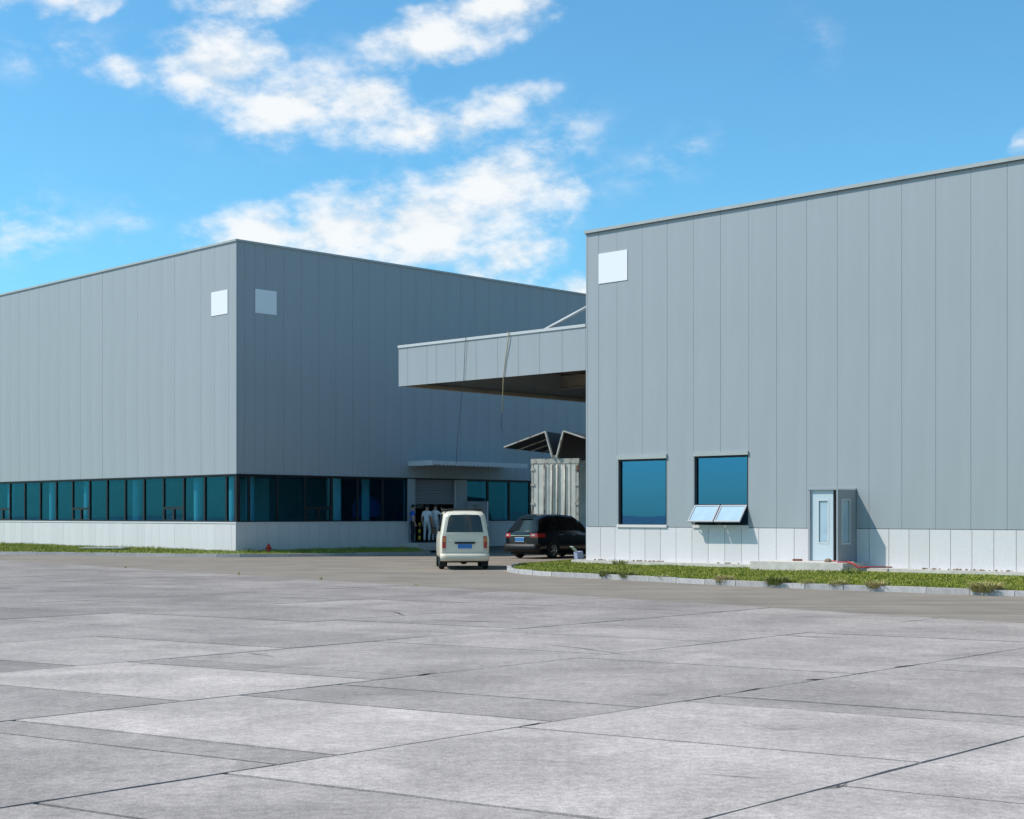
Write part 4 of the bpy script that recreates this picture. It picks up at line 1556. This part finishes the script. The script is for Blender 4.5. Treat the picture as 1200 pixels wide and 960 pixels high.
x, y = lw_world(9.12, -.35)
person('person', (x, y, .43), R(-70), stand(.985), (M['blue'], M['navy'], .55), 'person in a blue polo shirt and dark trousers standing beside the shutter')
x, y = lw_world(9.62, -.75)
person('person', (x, y, .43), R(-20), stand(.985, lelbow=(-.24, -.05, 1.12), rknee=(.12, .06, .50)), (M['pale'], M['camo'], .6), 'person in pale grey mottled clothes facing the doorway, arms down')
x, y = lw_world(10.02, -.85)
person('person', (x, y, .43), R(-35), stand(1.0, relbow=(.30, .14, 1.22), rfore=(.29, .20, 1.30), rwrist=(.22, .22, 1.46), rpalm=(.19, .21, 1.52)), (M['pale'], M['camo'], .6), 'person in pale grey clothes raising one hand to the head')

# ------------------------------------------------------------------ small things
# hydrant on the lawn by the shaded corner
hx, hy = lw_world(1.05, -.75)
hy_ = thing('fire_hydrant', (hx, hy, .15), 0, 'small red fire hydrant on the grass at the warehouse corner', 'hydrant')
hy_.scale = (.8, .8, .8)
MB().lathe([(.12, 0), (.12, .04), (.08, .05), (.08, .30), (.11, .31), (.11, .34), (.085, .36), (.06, .42), (.025, .44), (.025, .48), (0, .48)], 16).build('barrel', M['hydrant'], hy_)
for a in (0, 90, 180):
    MB().lathe([(.045, 0), (.045, .10), (.06, .10), (.06, .15), (0, .15)], 12, Matrix.Translation((0, 0, .22)) @ Matrix.Rotation(R(a), 4, 'Z') @ Matrix.Rotation(R(90), 4, 'Y')).build('outlet', M['hydrant'], hy_)


def rw_world(x, y):
    c, s = math.cos(RYAW), math.sin(RYAW)
    return (RC[0] + c * x - s * y, RC[1] + s * x + c * y)


# red hose lying over the doorstep
hs = thing('hose', (*RC, 0), RYAW, 'red hose lying across the doorstep and down beside the open door', 'hose')
MB().tube([(8.6, -.25, .465), (8.75, -.45, .462), (9.0, -.35, .462), (9.3, -.55, .462), (9.60, -.75, .462), (9.74, -.80, .44), (9.9, -.78, .335), (10.3, -.55, .345), (10.6, -.30, .335)], .017, 8).build('run', M['hose'], hs)
MB().tube([(9.4, -1.0, .462), (9.62, -.98, .462), (9.76, -.95, .44), (9.95, -.95, .335), (10.25, -.85, .32)], .015, 8).build('end', M['hose'], hs)
bx_, by_ = rw_world(7.75, -.28)
b = boxo('brick', M['brick'], None, -.12, .12, -.057, .057, 0, .055)
b.location, b.rotation_euler = (bx_, by_, .436), (0, 0, RYAW + .3)
tag(b, 'single brown brick lying on the doorstep left of the door', 'brick')
dw = thing('door_wedge', (*rw_world(8.9, -.62), .436), RYAW, 'small red and white rubble lump wedged at the foot of the open door', 'rubble')
MB().lathe([(0, 0), (.09, .0), (.10, .05), (.06, .09), (0, .1)], 7, smooth=False).build('lump', M['debris'], dw)
# litter line of rubble along the footing
for i, (xx, yy) in enumerate(((.9, -.2), (2.1, -.15), (2.5, -.25), (2.9, -.2), (5.4, -.2), (11.6, -.2), (12.3, -.2), (12.9, -.15), (13.6, -.2))):
    q = rw_world(xx, yy)
    mb = MB()
    for j in range(9):
        a, b_, r_ = random.gauss(0, .16), random.gauss(0, .05), random.uniform(.015, .045)
        mb.lathe([(0, -r_ * .3), (r_, -.005), (r_ * .7, r_ * .6), (0, r_ * .8)], 6, Matrix.Translation((a, b_, .012)) @ Matrix.Rotation(random.random() * 3, 4, 'Z'), smooth=False)
    o = mb.build('rubble', M['debris'])
    o.location, o.rotation_euler = (q[0], q[1], .30), (0, 0, RYAW)
    tag(o, 'brown rubble crumbs swept along the pale footing of the wall', 'rubble', 'rubble along the footing')
# discarded sack and carton at the warehouse corner
sk = thing('carton', (2.12, 46.0, .20), .5, 'small lilac carton with a white flap propped at the warehouse corner', 'carton')
MB().box(-.11, .11, -.10, .10, .0, .34, mat=Matrix.Rotation(R(-9), 4, 'Y')).build('carton_body', M['bluebox'], sk)
MB().box(-.005, .005, -.10, .10, .0, .24, mat=Matrix.Translation((-.12, 0, .34)) @ Matrix.Rotation(R(-48), 4, 'Y')).build('flap', M['paper'], sk)
# pale boards lying on the left lawn
bd = thing('board', (-17.6, 63.2, .21), R(-20), 'pale flat board lying on the grass below the ribbon windows', 'board')
mb = MB().box(-1.1, 1.1, -.25, .25, .03, .06).box(-.9, 1.2, -.16, .30, .061, .085)
mb.build('plank', M['board'], bd)
print('slabs', nslab, 'objects', len(bpy.data.objects))
